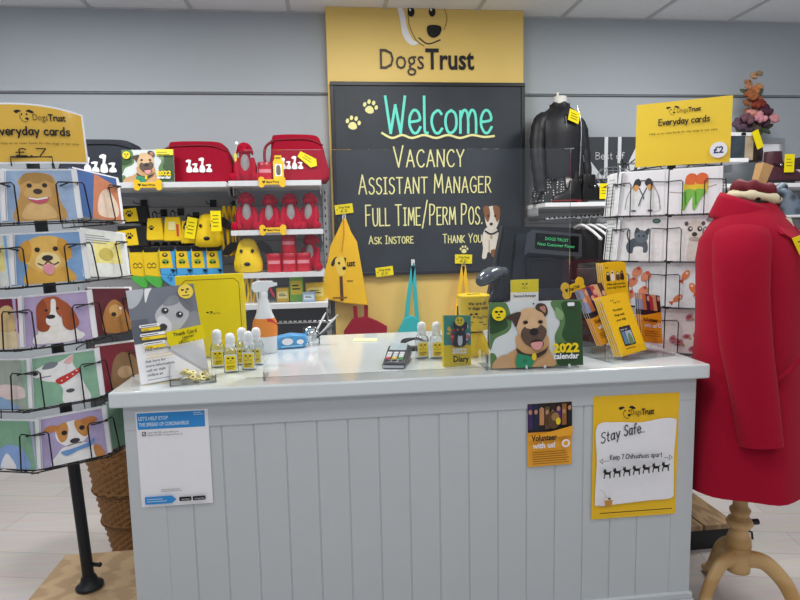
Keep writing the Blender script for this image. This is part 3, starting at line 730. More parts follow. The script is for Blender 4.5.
# ---------------------------------------------------------------- left spinner
LR = Matrix.Translation((-.222, .205, .246)) @ Matrix.Rotation(R(-2.6), 4, 'Y')
cw, chh = .188, .142
rad = .225; base_ang = R(24)
ztop = [1.365, 1.187, 1.009, .831, .650]
zs = [z - chh for z in ztop]
def left_rack():
    t = thing('card_spinner', 'black wire spinner of dog picture cards on a dark pole, left of the counter', 'card rack', LR.to_translation(), LR.to_euler())
    b = MB(); pm = M('#23262a', .4, metal=.3, name='dark_pole_paint')
    b.tube([(0, 0, .012), (0, 0, 1.43)], .0185, pm, 14); b.build('pole', t)
    b = MB(); b.lathe([(.044, 0), (.044, .004), (.038, .009), (.028, .013), (.025, .03), (.02, .04)], pm, 24); b.build('base_flange', t)
    b = MB(); b.tube([(.018, 0, .075), (.042, -.008, .075)], .007, pm, 10); b.ell((.044, -.008, .075), .008, .008, .008, pm); b.build('clamp_screw', t)
    for k in range(-2, 4):
        b = MB()
        for z in zs:
            b.T = Matrix.Rotation(base_ang + R(45) * k, 4, 'Z') @ Matrix.Translation((0, -rad, z)) @ Matrix.Rotation(R(-6), 4, 'X'); wire_pocket(b, cw, chh, .27)
        b.build('wire_pocket_column', t)
    for z in (zs[0] + .145, zs[2] - .01, zs[4] - .014):
        b = MB(); b.tube([(.2 * math.cos(2 * PI * i / 32), .2 * math.sin(2 * PI * i / 32), z) for i in range(32)], .003, WIRE, 6, close=True)
        for i in range(4): b.tube([(0, 0, z), (.2 * math.cos(PI / 2 * i + .2), .2 * math.sin(PI / 2 * i + .2), z)], .003, WIRE, 6)
        b.build('wire_hoop', t)
    # clip that holds the header
    b = MB(); b.T = Matrix.Rotation(base_ang, 4, 'Z')
    b.tube([(-.05, -.225, 1.375), (-.05, -.225, 1.40), (.05, -.225, 1.40), (.05, -.225, 1.375)], .0025, WIRE, 6)
    b.build('header_clip', t)
left_rack()
main = pocket_mats(LR, base_ang, rad - .004, zs)
left = pocket_mats(LR, base_ang - R(45), rad - .004, zs)
rgt = [q @ Matrix.Rotation(R(6), 4, 'Y') for q in pocket_mats(LR, base_ang + R(45), rad - .004, zs)]
def pocket(mw, kind, w, h, label, group, behind, nb=2, extra=None):
    o = make_card(kind, w, h, label, group); o.matrix_world = mw
    for i in range(nb):
        q = dup(o, mw=mw @ Matrix.Translation((.001 + .0025 * i, .0045 * (i + 1), .0015 * i)), label=behind)
    return o
LG = 'dog cards in the left spinner'
for mw, kd, lb in zip(main, ('shaggy', 'golden', 'basset', 'bull', 'jack'), ('smiling shaggy tan terrier on pale blue', 'golden retriever with its tongue out on blue', 'basset hound with long brown ears on lilac', 'white bull terrier in red neckerchief on green', 'tan and white terrier in a blue bow on lilac')):
    pocket(mw, kd, cw, chh, 'greeting card of a ' + lb + ', foremost', LG, 'second card behind the ' + lb.split(' with')[0].split(' in ')[0].split(' on ')[0] + ' card in the left spinner')
for mw, kd, lb in zip(left, ('note', 'pale', 'maroon', 'paw', 'bluedog'), ('plain pale greeting card at the far left edge of the top row', 'pale yellow greeting card at the far left, beside the golden retriever card', 'maroon and cream greeting card beside the basset hound card', 'grey green greeting card left of the bull terrier card', 'green greeting card with a bluish dog, left of the blue bow terrier')):
    pocket(mw, kd, cw, chh, lb, LG, 'second card behind the ' + ('plain pale one in the top row' if kd=='note' else lb.replace(' greeting card', ' one').replace(' at the far left,', '')), nb=1)
for mw, kd, lb in zip(rgt, ('frost', 'pale', 'wine', 'oak', 'leaf'), ('blue and rust greeting card turned sideways in the top row', 'white and yellow greeting card turned sideways in the second row', 'dark maroon greeting card with brown dog, turned sideways in the middle row', 'wine red greeting card with grey dog, turned sideways by the counter corner', 'plain green greeting card turned sideways at the counter end')):
    if kd == 'leaf': pocket(mw, kd, cw * .85, chh, lb, LG, '', nb=0); continue
    pocket(mw, kd, cw, chh, lb, LG, '', nb=0)
    for i, k2 in enumerate({'frost': ('rust', 'note', 'pale'), 'pale': ('note', 'pale'), 'wine': ('oak', 'wine'), 'oak': ('wine', 'note')}[kd]):
        o = make_card(k2, cw, chh, '%s card %s behind the sideways %s one' % ({'rust': 'tan', 'note': 'plain white', 'pale': 'yellowish', 'oak': 'wine red', 'wine': 'dark red'}[k2], ('next', 'second', 'third')[i], lb.split(' greeting')[0]), LG)
        o.matrix_world = mw @ Matrix.Translation((.012 * (i + 1), .009 * (i + 1), .002))
# header sign: curved glossy card above the spinner
def left_header():
    b = MB(); gm = M('#e3b94a', .12, noise=.03, name='gloss_gold_card', coat=.6); W = .30; H = .165; n = 24
    Rr = .42
    def cp(u, v, off=0.0):
        a = (u - .5) * W / Rr
        return ((Rr + off) * math.sin(a), -(Rr + off) * math.cos(a) + Rr, v)
    mb = MB()
    fr = []; 
    def top(u): return H - .018 * (2 * abs(u - .42)) ** 2.2
    us = [i / n for i in range(n + 1)]
    for o0, o1, u0, u1, inset, mm in ((0, .0025, 0, 1, 0, PAPER), (.0026, .0028, .018, .982, .005, gm)):
        uu = [u0 + (u1 - u0) * i / n for i in range(n + 1)]
        ring = [[V3(cp(u, inset, o0)), V3(cp(u, top(u) - inset, o0)), V3(cp(u, top(u) - inset, o1)), V3(cp(u, inset, o1))] for u in uu]
        mb.loft(ring, mm, True, False)
    flat = MB(); A = Art(flat, 0, step=.0002)
    A.emblem(.135, .13, .017, BLK); A.text('Dogs', .155, .118, .018, M('#6b5a18', .5), fit=.036); A.text('Trust', .192, .118, .018, BLK, fit=.043, bold=.03)
    A.hand('Everyday cards', .06, .078, .022, .004, BLK, fit=.18); A.text('Help us to raise funds for the dogs in our care', .07, .052, .0065, BLK, fit=.19)
    A.hand('\u00a31.75', .105, .02, .02, .003, BLK, fit=.07)
    mb.add([cp((p.x + .018) / W, p.z, .0034 - p.y) for p in flat.v], flat.f, BLK)
    k = len(mb.f) - len(flat.f)
    for i, mi in enumerate(flat.mi): mb.mi[k + i] = mb.mat(flat.mats[mi])
    o = mb.build('header_sign'); tag(o, 'curved glossy gold everyday cards sign with white edge above the left spinner', 'sign')
    o.matrix_world = LR @ Matrix.Rotation(base_ang - R(5), 4, 'Z') @ Matrix.Translation((.012, -.222, 1.382))
left_header()

# ---------------------------------------------------------------- right rack: four sides, two columns each
RC = V3((2.05, .60, 0)); ra = R(-35)
cs = .186; pitch = .1975
RZ = [1.662 - .19 - pitch * i for i in range(6)]
RR = Matrix.Translation((2.05, .60, 0)) @ Matrix.Rotation(ra, 4, 'Z') @ Matrix.Translation((0, .22, 0))
def right_rack():
    t = thing('card_stand', 'tall black wire stand of square picture cards behind the counter end', 'card rack', RR.to_translation(), RR.to_euler())
    b = MB(); b.tube([(0, 0, .13), (0, 0, 1.74)], .018, WIRE, 12); b.build('pole', t)
    b = MB(); b.lathe([(.11, .119), (.11, .13), (.05, .15), (.02, .17)], WIRE, 28); b.build('base', t)
    for k in range(4):
        b = MB()
        for u in (-.5, .5):
            for z in RZ:
                b.T = Matrix.Rotation(PI / 2 * k, 4, 'Z') @ Matrix.Translation((u * (cs + .018), -.22, z)) @ Matrix.Rotation(R(-5), 4, 'X'); wire_pocket(b, cs, cs, .22)
        b.T = Matrix.Rotation(PI / 2 * k, 4, 'Z')
        b.tube([(-.2, -.2, RZ[-1]), (-.2, -.2, 1.70), (.2, -.2, 1.70)], .003, WIRE, 6)
        for u in (-.1, .1): b.tube([(u - .05, -.2, 1.70), (u, -.2, 1.735), (u + .05, -.2, 1.70)], .0028, WIRE, 6)
        b.tube([(0, 0, 1.70), (.2, -.2, 1.70)], .003, WIRE, 6)
        b.build('wire_pocket_column', t)
    b = MB()
    for z in RZ: b.T = corner_mat(z); wire_pocket(b, .13, cs, .22)
    b.build('wire_pocket_column', t)
def corner_mat(z):
    return Matrix.Translation((-(cs + .014) - .07 * math.cos(R(58)), -.222 + .07 * math.sin(R(58)), z)) @ Matrix.Rotation(R(-58), 4, 'Z') @ Matrix.Rotation(R(-5), 4, 'X')
right_rack()
RG = 'square cards in the right stand'
arts = [('penguins', 'parrots'), ('pup', 'meerkat'), ('flamingos', 'goldfish'), ('note', 'roses'), ('goldfish', 'flamingos')]
nm = {'penguins': 'two penguins', 'parrots': 'two green and orange parrots', 'pup': 'a small dark grey puppy', 'meerkat': 'a meerkat standing upright', 'flamingos': 'red and orange birds', 'goldfish': 'orange goldfish', 'roses': 'pink roses', 'note': 'faint grey lines'}
for i, (l, r) in enumerate(arts):
    for u, kd in ((-.5, l), (.5, r)):
        mw = RR @ Matrix.Translation((u * (cs + .018), -.222, RZ[i])) @ Matrix.Rotation(R(-5), 4, 'X')
        low = ', below counter height' if i == 4 else ''
        pocket(mw, kd, cs, cs, 'square white greeting card with %s in the right stand%s' % (nm[kd], low), RG, 'second square card behind the one with %s%s' % (nm[kd], low), nb=1)
for i, ho in enumerate(('top', 'second', 'third', 'fourth')):
    for side, ang, u in (('left', -PI / 2, .5), ('right', PI / 2, -.5)):
        kd = ('rust', 'note')[i % 2] if side == 'right' else 'note'
        mw = RR @ Matrix.Rotation(ang, 4, 'Z') @ Matrix.Translation((u * (cs + .018), -.222, RZ[i])) @ Matrix.Rotation(R(-5), 4, 'X')
        if side == 'left': mw = RR @ corner_mat(RZ[i])
        pocket(mw, kd, .13 if side == 'left' else cs, cs, '%s greeting card on the %s side of the right stand, %s row' % ({'rust': 'brownish', 'note': 'pale'}[kd], side, ho), RG, 'card behind the %s side one in the right stand, %s row' % (side, ho), nb=2 if side == 'left' else 1)
def right_header():
    b = MB(); W = .36; H = .262
    b.prism([(0, 0), (W, 0.0), (W, H), (0, H)], -.0025, 0, M('#f6d33c', .4, noise=.03, name='yellow_sign_card'))
    A = Art(b, -.0028)
    A.emblem(.14, .225, .018, BLK); A.text('Dogs', .159, .214, .018, M('#7d6a18', .5), fit=.04); A.text('Trust', .20, .214, .018, BLK, fit=.047, bold=.03)
    A.hand('Everyday cards', .09, .168, .024, .0042, BLK, fit=.19); A.text('Help us to raise funds for the dogs in our care', .055, .13, .008, BLK, fit=.255, bold=.01)
    A.ell(.318, .05, .032, .032, PAPER, 0, 26); A.text('\u00a32', .30, .038, .026, M('#25406f', .5), fit=.036, bold=.03)
    o = b.build('header_sign'); tag(o, 'flat yellow everyday cards sign with a round price spot above the right stand', 'sign')
    o.matrix_world = RR @ Matrix.Translation((-.13, -.205, 1.678)) @ Matrix.Rotation(R(.5), 4, 'Y')
right_header()
# ================================================================ plinth, basket, pallet
WOOD = pattern_mat('tan_board', 'wave', '#a98d6c', '#bca07c', 3, rough=.55, stretch=(1, 6, 1), dist=6, dir='X')
def plinth():
    t = thing('display_plinth', 'low tan wooden plinth under the left card spinner', 'plinth', (-.40, -.12, 0))
    b = MB(); b.box((0, 0, .215), (.385, .56, .24), WOOD, .003); b.build('top_board', t)
    b = MB(); b.box((.012, .012, 0), (.373, .548, .215), M('#8d7452', .6)); b.build('box_base', t)
plinth()
WICK = None
def basket():
    t = thing('wicker_basket', 'brown woven wicker basket on the floor between spinner and counter', 'basket', (-.27, .86, 0))
    wm = M('#9a6f42', .55, noise=.35, scale=45, name='wicker'); wd = M('#6e4b28', .65, noise=.25, scale=60, name='dark_wicker')
    b = MB(); H = .56; n = 44; rows = 40
    rings = []
    for i in range(rows * 2 + 1):
        z = H * i / (rows * 2); rr = .10 + .10 * (z / H) ** .9 + (.008 if .33 < z / H < .36 or .6 < z / H < .63 else 0)
        ring = []
        for k in range(n * 2):
            a = PI * k / n
            off = .007 * math.sin(a * n / 2 + PI * (i // 2)) * (1 if i % 2 else .25)
            ring.append(V3(((rr + off) * math.cos(a), (rr + off) * math.sin(a), z)))
        rings.append(ring)
    b.loft(rings, wm, False, False); b.cyl((0, 0, .002), .1, .01, wd); b.build('woven_body', t)
    b = MB()
    for k in range(2):
        b.tube([((.203 + .006 * math.sin(12 * a + PI * k)) * math.cos(a), (.203 + .006 * math.sin(12 * a + PI * k)) * math.sin(a), H + .006 * math.cos(12 * a + PI * k)) for a in [2 * PI * i / 96 for i in range(96)]], .008, wm, 6, close=True)
    b.build('braided_rim', t)
    b = MB()
    for z in (.19, .34): b.tube([((.108 + .10 * (z / H) ** .9) * math.cos(2 * PI * i / 48), (.108 + .10 * (z / H) ** .9) * math.sin(2 * PI * i / 48), z) for i in range(48)], .006, wd, 6, close=True)
    b.build('woven_band', t)
basket()
def pallet():
    t = thing('floor_pallet', 'low wooden plank platform with black base behind the red coat stand', 'pallet', (1.90, .50, 0))
    pm = pattern_mat('plank_wood', 'wave', '#8c7253', '#a88b66', 4, rough=.6, stretch=(7, .5, 1), dist=8, dir='Y')
    xs = [0, .155, .31, .465]
    for i in range(3):
        b = MB(); b.box((xs[i] + .004, 0, .095), (xs[i + 1] - .004, .72, .118), pm, .003); b.build('plank', t)
    b = MB(); b.box((.02, .015, 0), (.445, .70, .094), M('#1d1d1f', .6)); b.build('black_base', t)
pallet()

# ================================================================ red coat on a dress stand
RED = M('#a0122e', .95, noise=.05, scale=220, bump=.12, name='red_wool', spec=.05, sheen=.05)
PINE = pattern_mat('turned_pine', 'wave', '#c79d62', '#d8b27a', 2.5, rough=.35, dist=3, dir='Z')
CX, CY = 2.085, .115
def mannequin():
    t = thing('dress_stand', 'turned pale wood tripod dress stand carrying the red coat', 'stand', (CX, CY, 0), (0, 0, R(20)))
    b = MB()
    pr = [(.03, .148), (.041, .153), (.042, .165), (.042, .238), (.036, .242), (.036, .247), (.044, .252), (.042, .272), (.034, .298), (.027, .314), (.038, .322), (.046, .338), (.038, .354), (.025, .362), (.033, .374), (.036, .388), (.025, .4), (.024, .46), (.02, .48), (.018, .9)]
    b.lathe(pr, PINE, 24); b.build('turned_column', t)
    for k in range(3):
        a = R(-90 + 120 * k - 90)
        b = MB(); d = V3((math.cos(a), math.sin(a), 0)); pts = crom([d * .03 + V3((0, 0, .205)), d * .085 + V3((0, 0, .205)), d * .145 + V3((0, 0, .15)), d * .185 + V3((0, 0, .075)), d * .225 + V3((0, 0, .022)), d * .25 + V3((0, 0, .022))], False, 5)
        n = V3((-d.y, d.x, 0)); rings = []
        for i, p in enumerate(pts):
            dd = (pts[min(i + 1, len(pts) - 1)] - pts[max(i - 1, 0)]).normalized(); u = dd.cross(n).normalized()
            q = i / (len(pts) - 1); hw = .019; hh = .034 - .016 * q
            rings.append([p + n * hw * math.cos(2 * PI * j / 12) + u * hh * math.sin(2 * PI * j / 12) for j in range(12)])
        b.loft(rings, PINE); b.build('leg', t)
    b = MB(); b.tube([(.034, -.02, .338), (.06, -.03, .338)], .011, WIRE, 10); b.build('height_knob', t); b = MB(); b.tube([(.026, -.015, .305), (.04, -.022, .298), (.043, -.024, .272)], .004, WIRE, 8); b.build('hook', t)
    b = MB(); b.T = Matrix.Rotation(R(-20), 4, 'Z')
    b.lathe([(.02, .9), (.055, .95), (.075, 1.2), (.10, 1.3), (.13, 1.38), (.11, 1.44), (.05, 1.44), (.042, 1.50), (.04, 1.52)], M('#cfc3ad', .8), 20); b.build('torso_form', t)
    b = MB(); b.T = Matrix.Translation((.015, .01, 1.515)) @ Matrix.Rotation(R(-20), 4, 'Z') @ Matrix.Rotation(R(17), 4, 'Y')
    b.loft([[V3((x * k, y * k, z)) for x, y in ((-.017, -.017), (.017, -.017), (.017, .017), (-.017, .017))] for z, k in ((0, .8), (.115, 1.15))], M('#cda26c', .4, noise=.08), True, False); b.build('neck_block', t)
mannequin()
def coat():
    t = thing('red_coat', 'long red wool coat buttoned on the wooden dress stand', 'coat', (CX, CY, 0), (0, 0, R(50)))
    # facing local -Y; the wearer's right arm is at local -X
    lev = [(.53, .256, .206, .0), (.6, .252, .200, 0), (.7, .242, .19, 0), (.85, .222, .178, 0), (1.05, .203, .167, 0), (1.2, .203, .17, 0), (1.30, .203, .17, .004), (1.37, .196, .155, .01), (1.415, .17, .128, .012), (1.45, .13, .105, .012), (1.475, .095, .088, .012), (1.49, .082, .078, .012)]
    n = 48
    def ring(z, rx, ry, oy, k=2.4):
        out = []
        for j in range(n):
            a = 2 * PI * j / n; c, s = math.cos(a), math.sin(a)
            x = rx * math.copysign(abs(c) ** (2 / k), c); y = ry * math.copysign(abs(s) ** (2 / k), s) + oy
            fl = max(0, (.95 - z) / .55)
            wav = .010 * fl * math.sin(5 * a + 1.0) + .006 * fl * math.sin(9 * a)
            out.append(V3((x * (1 + wav * 4), y * (1 + wav * 4), z + (.018 * math.sin(a + 2.2) * fl if z < .64 else 0))))
        return out
    b = MB(); rings = [ring(*l) for l in lev]
    b.loft(rings, RED, False)
    inner = [[p * .97 + V3((0, 0, 0)) for p in rings[0]], [V3((p.x * .9, p.y * .9, p.z)) for p in rings[1]]]
    for a_, b_ in zip(inner[0], rings[0]): a_.z = b_.z
    b.loft([rings[0], inner[0], inner[1]], RED, False); b.build('coat_body', t)
    # front edge with overlap
    b = MB(); pts = []
    for z, rx, ry, oy in lev[:-3]: pts.append(V3((.045 + (1.4 - z) * .0, -(ry * .985) + oy - .004, z)))
    rr = [[p + V3((-.012, .004, 0)), p + V3((.004, -.004, 0)), p + V3((.03, 0, 0)), p + V3((.03, .008, 0))] for p in pts]
    b.loft(rr, RED, True); b.build('front_edge', t)
    # sleeves
    for sx in (-1, 1):
        b = MB(); path = [(.150, .02, 1.38, .08), (.186, .02, 1.36, .078), (.21, .018, 1.30, .077), (.224, .012, 1.20, .073), (.234, -.008, 1.03, .069), (.24, -.036, .88, .063), (.243, -.062, .715, .058)]
        rings = []
        pts = [V3((sx * p[0], p[1], p[2])) for p in path]
        for i, p in enumerate(pts):
            d = (pts[min(i + 1, 6)] - pts[max(i - 1, 0)]).normalized(); a_ = d.cross(V3((0, 1, 0))).normalized(); c_ = a_.cross(d)
            r = path[i][3]; rings.append([p + a_ * r * .62 * math.cos(2 * PI * j / 20) + c_ * r * 1.08 * math.sin(2 * PI * j / 20) for j in range(20)])
        b.loft(rings, RED, False); e = rings[-1]; c0 = sum(e, V3()) / 20
        b.loft([e, [c0 + (p - c0) * .9 for p in e], [c0 + (p - c0) * .86 + V3((0, 0, .05)) for p in e]], M('#4d0a18', .9), False)
        b.ell((sx * .155, .012, 1.365), .05, .075, .04, RED)
        b.build('sleeve', t)
    # collar: stands round the neck and folds over
    b = MB(); m = 40
    def cr(r, z, tilt, sp):
        out = []
        for j in range(m + 1):
            a = PI / 2 + (j / m - .5) * 2 * PI * sp
            out.append(V3((r * 1.05 * math.cos(a), r * math.sin(a) + .012, z + tilt * math.sin(a))))
        return out
    b.loft([cr(.078, 1.455, .02, .86), cr(.084, 1.495, .036, .84), cr(.092, 1.500, .036, .83), cr(.102, 1.484, .034, .82), cr(.124, 1.436, .03, .80), cr(.128, 1.422, .028, .795), cr(.118, 1.422, .028, .795)], RED, False, True, False)
    b.build('collar', t)
    for sx in (-1, 1):
        b = MB(); q = [(.125, -.045, 1.437), (.16, -.085, 1.388), (.135, -.13, 1.355), (.055, -.182, 1.17), (.035, -.175, 1.17), (.05, -.10, 1.42)]
        vs = [V3((sx * x, y - .012, z)) for x, y, z in q]
        vs2 = [v + V3((0, .012, 0)) for v in vs]
        b.add(vs + vs2, [(0, 1, 2, 3, 4, 5), (11, 10, 9, 8, 7, 6)] + [(i, 6 + i, 6 + (i + 1) % 6, (i + 1) % 6) for i in range(6)], RED); b.build('lapel', t)
    b = MB(); b.tube([(-.225, -.07, .91), (-.20, -.125, .955), (-.165, -.158, 1.0)], [.006, .008, .006], RED, 8); b.build('pocket_welt', t)
    for z in (1.14, .98, .82):
        b = MB(); b.ell((.03, -.185, z), .014, .006, .014, M('#5a0c1a', .3)); b.build('button', t)
    # price card on a white string
    g = MB(); g.box((-.03, -.001, -.045), (.03, .001, .045), YELT); A = Art(g, -.0012); A.lines(-.02, .025, .04, 3, .014, .004, M('#5a5a30', .5)); 
    g.T = Matrix.Identity(4)
    o = g.build('price_tag', t); o.location = (-.142, -.160, 1.345); o.rotation_euler = (R(4), R(-24), R(-84)); o['label'] = 'yellow price tag'
    s = MB(); s.tube(crom([(0, -.003, .04), (.01, -.012, 0), (.02, -.006, -.06), (.012, -.006, -.12), (.025, -.006, -.15)], False, 5), .0016, PAPER, 6); s.tube(crom([(0, -.003, .04), (.018, -.012, -.02), (.006, -.006, -.09), (-.012, -.006, -.14)], False, 5), .0016, PAPER, 6); s.build('string', o)
coat()
def scarves():
    for nm, lab, m, prm in (
        ('neck_scarf', 'cream scarf with black spots around the dress stand neck', pattern_mat('spotted_cream', 'dots', '#26221f', '#dfd2b0', 26, ramp=(.2, .24)), (.076, 1.508, .015, -1.57, .014)),
        ('neck_scarf', 'dark maroon scarf wound above the spotted one', M('#6d1424', .7, noise=.2, scale=40, bump=.3), (.056, 1.537, .021, -1.57, .014)),
        ('neck_scarf', 'blue grey patterned scarf knotted at the coat neck', pattern_mat('blue_scarf', 'dots', '#1c232c', '#6f7f90', 26, ramp=(.15, .5), rand=1), (.045, 1.525, .014, 2.0, .02))):
        r, z, th, ph, wv = prm
        b = MB(); N = 40
        cxo = .0 if 'blue' not in lab else .05
        b.tube([(CX + cxo + r * math.cos(2 * PI * i / N), CY + .0 + r * math.sin(2 * PI * i / N) * .9, z + wv * math.sin(2 * PI * i / N + ph)) for i in range(N)], [th * (1 + .22 * math.sin(7 * 2 * PI * i / N + ph) + .1 * math.sin(13 * 2 * PI * i / N)) for i in range(N)], m, 12, close=True)
        if 'blue' in lab: b.ell((CX + .075, CY - .045, 1.515), .032, .024, .024, m, rot=(0, .5, 0)); b.loft([[V3((CX + .08 + dx, CY - .062 + dy, z2)) for dx, dy in ((-w_, -.008), (w_, -.012), (w_, .008), (-w_, .008))] for z2, w_ in ((1.52, .015), (1.49, .032), (1.45, .04))], m)
        tag(b.build(nm), lab, 'scarf')
scarves()
# ================================================================ things on the counter
def face(o, ang): o.rotation_euler = (0, 0, R(ang))
ZC = CH
# ---------------------------------------------------------------- clear screen
def screen():
    t = thing('clear_screen', 'clear acrylic safety screen standing across the counter', 'screen', (.35, .075, ZC))
    b = MB(); W = 1.06; H = P(226, 150, .075).z - ZC
    pts = [(0, .0), (W, .0), (W, H)]
    for k in range(6): pts.append((.03 - .03 * math.sin(R(18 * k)), H - .03 + .03 * math.cos(R(18 * k))))
    b.prism(pts, 0, .004, ACR); b.build('acrylic_sheet', t)
    for x in (.06, .765):
        b = MB(); b.box((x, -.05, 0), (x + .006, -.0005, .05), ACR); b.box((x, .0045, 0), (x + .006, .07, .05), ACR); b.build('foot', t)
screen()
# ---------------------------------------------------------------- charity poster leaning
GREYPH = M('#8d929b', .35, noise=.15, scale=8)
def charity_poster():
    b = MB(); w, h = .205, .296
    b.box((0, -.002, 0), (w, 0, h), PAPER)
    A = Art(b, -.0022); A.clip = (0, 0, w, h)
    A.rect(0, .125, w, h, M('#6f7581', .3, noise=.12, scale=9))
    A.blob([(.0, .24), (.03, .25), (.05, .296), (.0, .296)], M('#b5bac2', .3, noise=.1)); A.blob([(.05, .25), (.065, .28), (.075, .296), (.055, .296)], M('#e3e5e8', .3)); A.rect(.0, .125, .05, .2, M('#5b616d', .3, noise=.15, scale=9))
    fur = M('#b4b7bd', .3, noise=.2, scale=30); fd = M('#83878f', .3, noise=.2, scale=30); dkk = M('#2f3238', .3)
    A.blob([(.10, .125), (.12, .17), (.15, .2), (.203, .2), (.205, .125)], fd)
    A.blob([(.072, .19), (.075, .215), (.10, .24), (.135, .25), (.17, .235), (.175, .2), (.155, .17), (.13, .15), (.105, .145), (.085, .16)], fur)
    A.blob([(.075, .175), (.08, .2), (.1, .2), (.115, .175), (.11, .15), (.09, .15)], M('#d3d5d9', .3, noise=.1))
    A.blob([(.10, .238), (.125, .262), (.15, .26), (.148, .24), (.125, .232)], fd); A.blob([(.15, .25), (.175, .262), (.19, .24), (.185, .205), (.168, .215)], M('#6b6f77', .3, noise=.2, scale=30))
    A.ell(.103, .218, .011, .010, dkk); A.ell(.145, .2, .011, .010, dkk); A.ell(.105, .22, .003, .003, PAPER); A.ell(.147, .202, .003, .003, PAPER)
    A.blob([(.078, .17), (.09, .178), (.102, .168), (.094, .155), (.08, .158)], dkk); A.stroke([(.09, .153), (.105, .143), (.125, .15)], .0025, dkk, True)
    A.ell(.175, .272, .024, .024, M('#f0d24a', .4)); A.ell(.166, .278, .005, .003, BLK); A.ell(.182, .279, .005, .003, BLK); A.ell(.176, .27, .003, .003, BLK); A.lines(.162, .258, .03, 1, .004, .002, BLK)
    for i, (x, l) in enumerate(((.02, .06), (.018, .075), (.022, .065))):
        z = .172 - i * .028
        A.rrect(x, z, x + l, z + .009, .004, PAPER); A.lines(x + .004, z + .003, l - .01, 1, 1, .0025, M('#55595f', .5), i)
        A.rrect(x + .004, z - .0115, x + l, z - .002, .004, YEL); A.text('raise', x + .008, z - .01, .006, BLK, fit=.018)
    A.text('Find rehoming', .025, .098, .008, M('#3a3d44', .5), fit=.075, bold=.02); A.lines(.025, .083, .09, 2, .008, .002, M('#d9b74a', .5))
    for i, s in enumerate(('Ask here for', 'more information,', 'call or visit', 'online at')): A.text(s, .02, .062 - i * .014, .008, M('#3a3d44', .5), fit=(.06, .085, .055, .045)[i], bold=.02)
    A.lines(.02, .008, .09, 1, .006, .002, M('#888b90', .5))
    o = b.build('charity_poster'); bl = PZ(141, 385, ZC + .002)
    o.location = bl; o.rotation_euler = (R(-17), R(-2.5), R(26))
    tag(o, 'white poster with a grey greyhound photo leaning on the counter left end', 'poster')
    # slim clear easel behind
    e = thing('poster_stand', 'clear acrylic easel holding up the greyhound poster', 'stand', PZ(141, 385, ZC) + V3((.03, .035, 0)), (0, 0, R(26)))
    b = MB(); b.box((0, .0, 0), (.13, .09, .004), ACR); b.build('foot', e)
    b = MB(); b.T = Matrix.Translation((0, .012, .006)) @ Matrix.Rotation(R(-17), 4, 'X'); b.box((0, 0, 0), (.13, .004, .2), ACR); b.build('back_rest', e)
charity_poster()
# ---------------------------------------------------------------- pin tray with yellow label
def pin_tray():
    o = PZ(166, 388, ZC); t = thing('pin_tray', 'clear acrylic pin badge tray with a yellow price card, front left of counter', 'tray', o + V3((0.008, .012, 0)), (0, 0, R(12)))
    b = MB(); w, d = .135, .10; th = .003
    b.box((0, 0, 0), (w, d, th), ACR); b.box((0, 0, th), (w, th, .045), ACR); b.box((0, d - th, th), (w, d, .13), ACR); b.box((0, th, th), (th, d - th, .06), ACR); b.box((w - th, th, th), (w, d - th, .06), ACR)
    b.build('clear_box', t)
    b = MB(); b.T = Matrix.Translation((.0, d - .012, .108)) @ Matrix.Rotation(R(-9), 4, 'Y')
    A = Art(b, -.0006); pts = []
    b.box((0, -.0004, 0), (.112, .0004, .046), YELT)
    A.hand('Thank Card', .02, .028, .010, .0016, BLK, fit=.07); A.hand('reader', .045, .016, .007, .0014, BLK, fit=.035); A.hand('\u00a31.00', .03, .003, .010, .0016, BLK, fit=.05)
    q = b.build('price_card', t); q['label'] = 'yellow handwritten card'
    pm = [M('#efe3a0', .3), M('#f2f0e6', .3), M('#e5c94f', .3)]
    pr = None
    for i in range(16):
        x = random.Random(i).uniform(.03, .11); y = random.Random(i + 50).uniform(.02, .075)
        loc = t.matrix_basis @ V3((x, y, th + .003 + .006 * (i % 5)))
        if i < 3:
            b = MB(); b.blob = None; b.lathe([(.0035, 0), (.011, .0008), (.011, .0025), (.009, .0032)], pm[i], 12); b.ell((0, 0, .003), .004, .004, .0015, BLK, 8, 4); pr = b.build('pin_badge'); tag(pr, 'small pale yellow pin badge lying in the clear tray', 'badge', 'pin badges in the clear tray'); src = pr
            if i == 0: first = pr
            c = pr
        else: c = dup(first)
        c.location = loc; c.rotation_euler = (random.Random(i).uniform(-.7, .7), random.Random(i + 9).uniform(-.7, .7), i)
pin_tray()
# ---------------------------------------------------------------- yellow folder
def folder():
    a = PZ(181, 358, ZC); a.y = .43; a.x = P(180, 357, .43).x
    c = P(244.5, 355, .46); w = .243; h = .305
    b = MB(); ym = M('#f4dc12', .35, noise=.03, name='yellow_gloss_card')
    b.box((0, -.022, 0), (w, 0, h), ym, .002)
    b.box((.003, -.019, h - .001), (w - .003, -.003, h + .0005), PAPER); b.box((w - .001, -.019, .003), (w + .0005, -.003, h - .003), M('#e3c70e', .5))
    A = Art(b, -.0224); br = M('#8a6a12', .5)
    A.stroke([(.018, .02), (.018, h - .035), (.035, h - .018), (w - .035, h - .018), (w - .018, h - .035), (w - .018, .02)], .0022, br)
    A.ell(.107, .165, .004, .003, BLK); A.ell(.120, .166, .004, .003, BLK); A.ell(.116, .16, .002, .002, BLK); A.text('Dogs Trust', .122, .158, .006, BLK, fit=.03)
    o = b.build('yellow_folder'); o.location = (a.x, .44, ZC); o.rotation_euler = (R(-5), R(-.8), R(8))
    tag(o, 'large yellow folder with thin brown border standing behind the sanitiser bottles', 'folder')
folder()
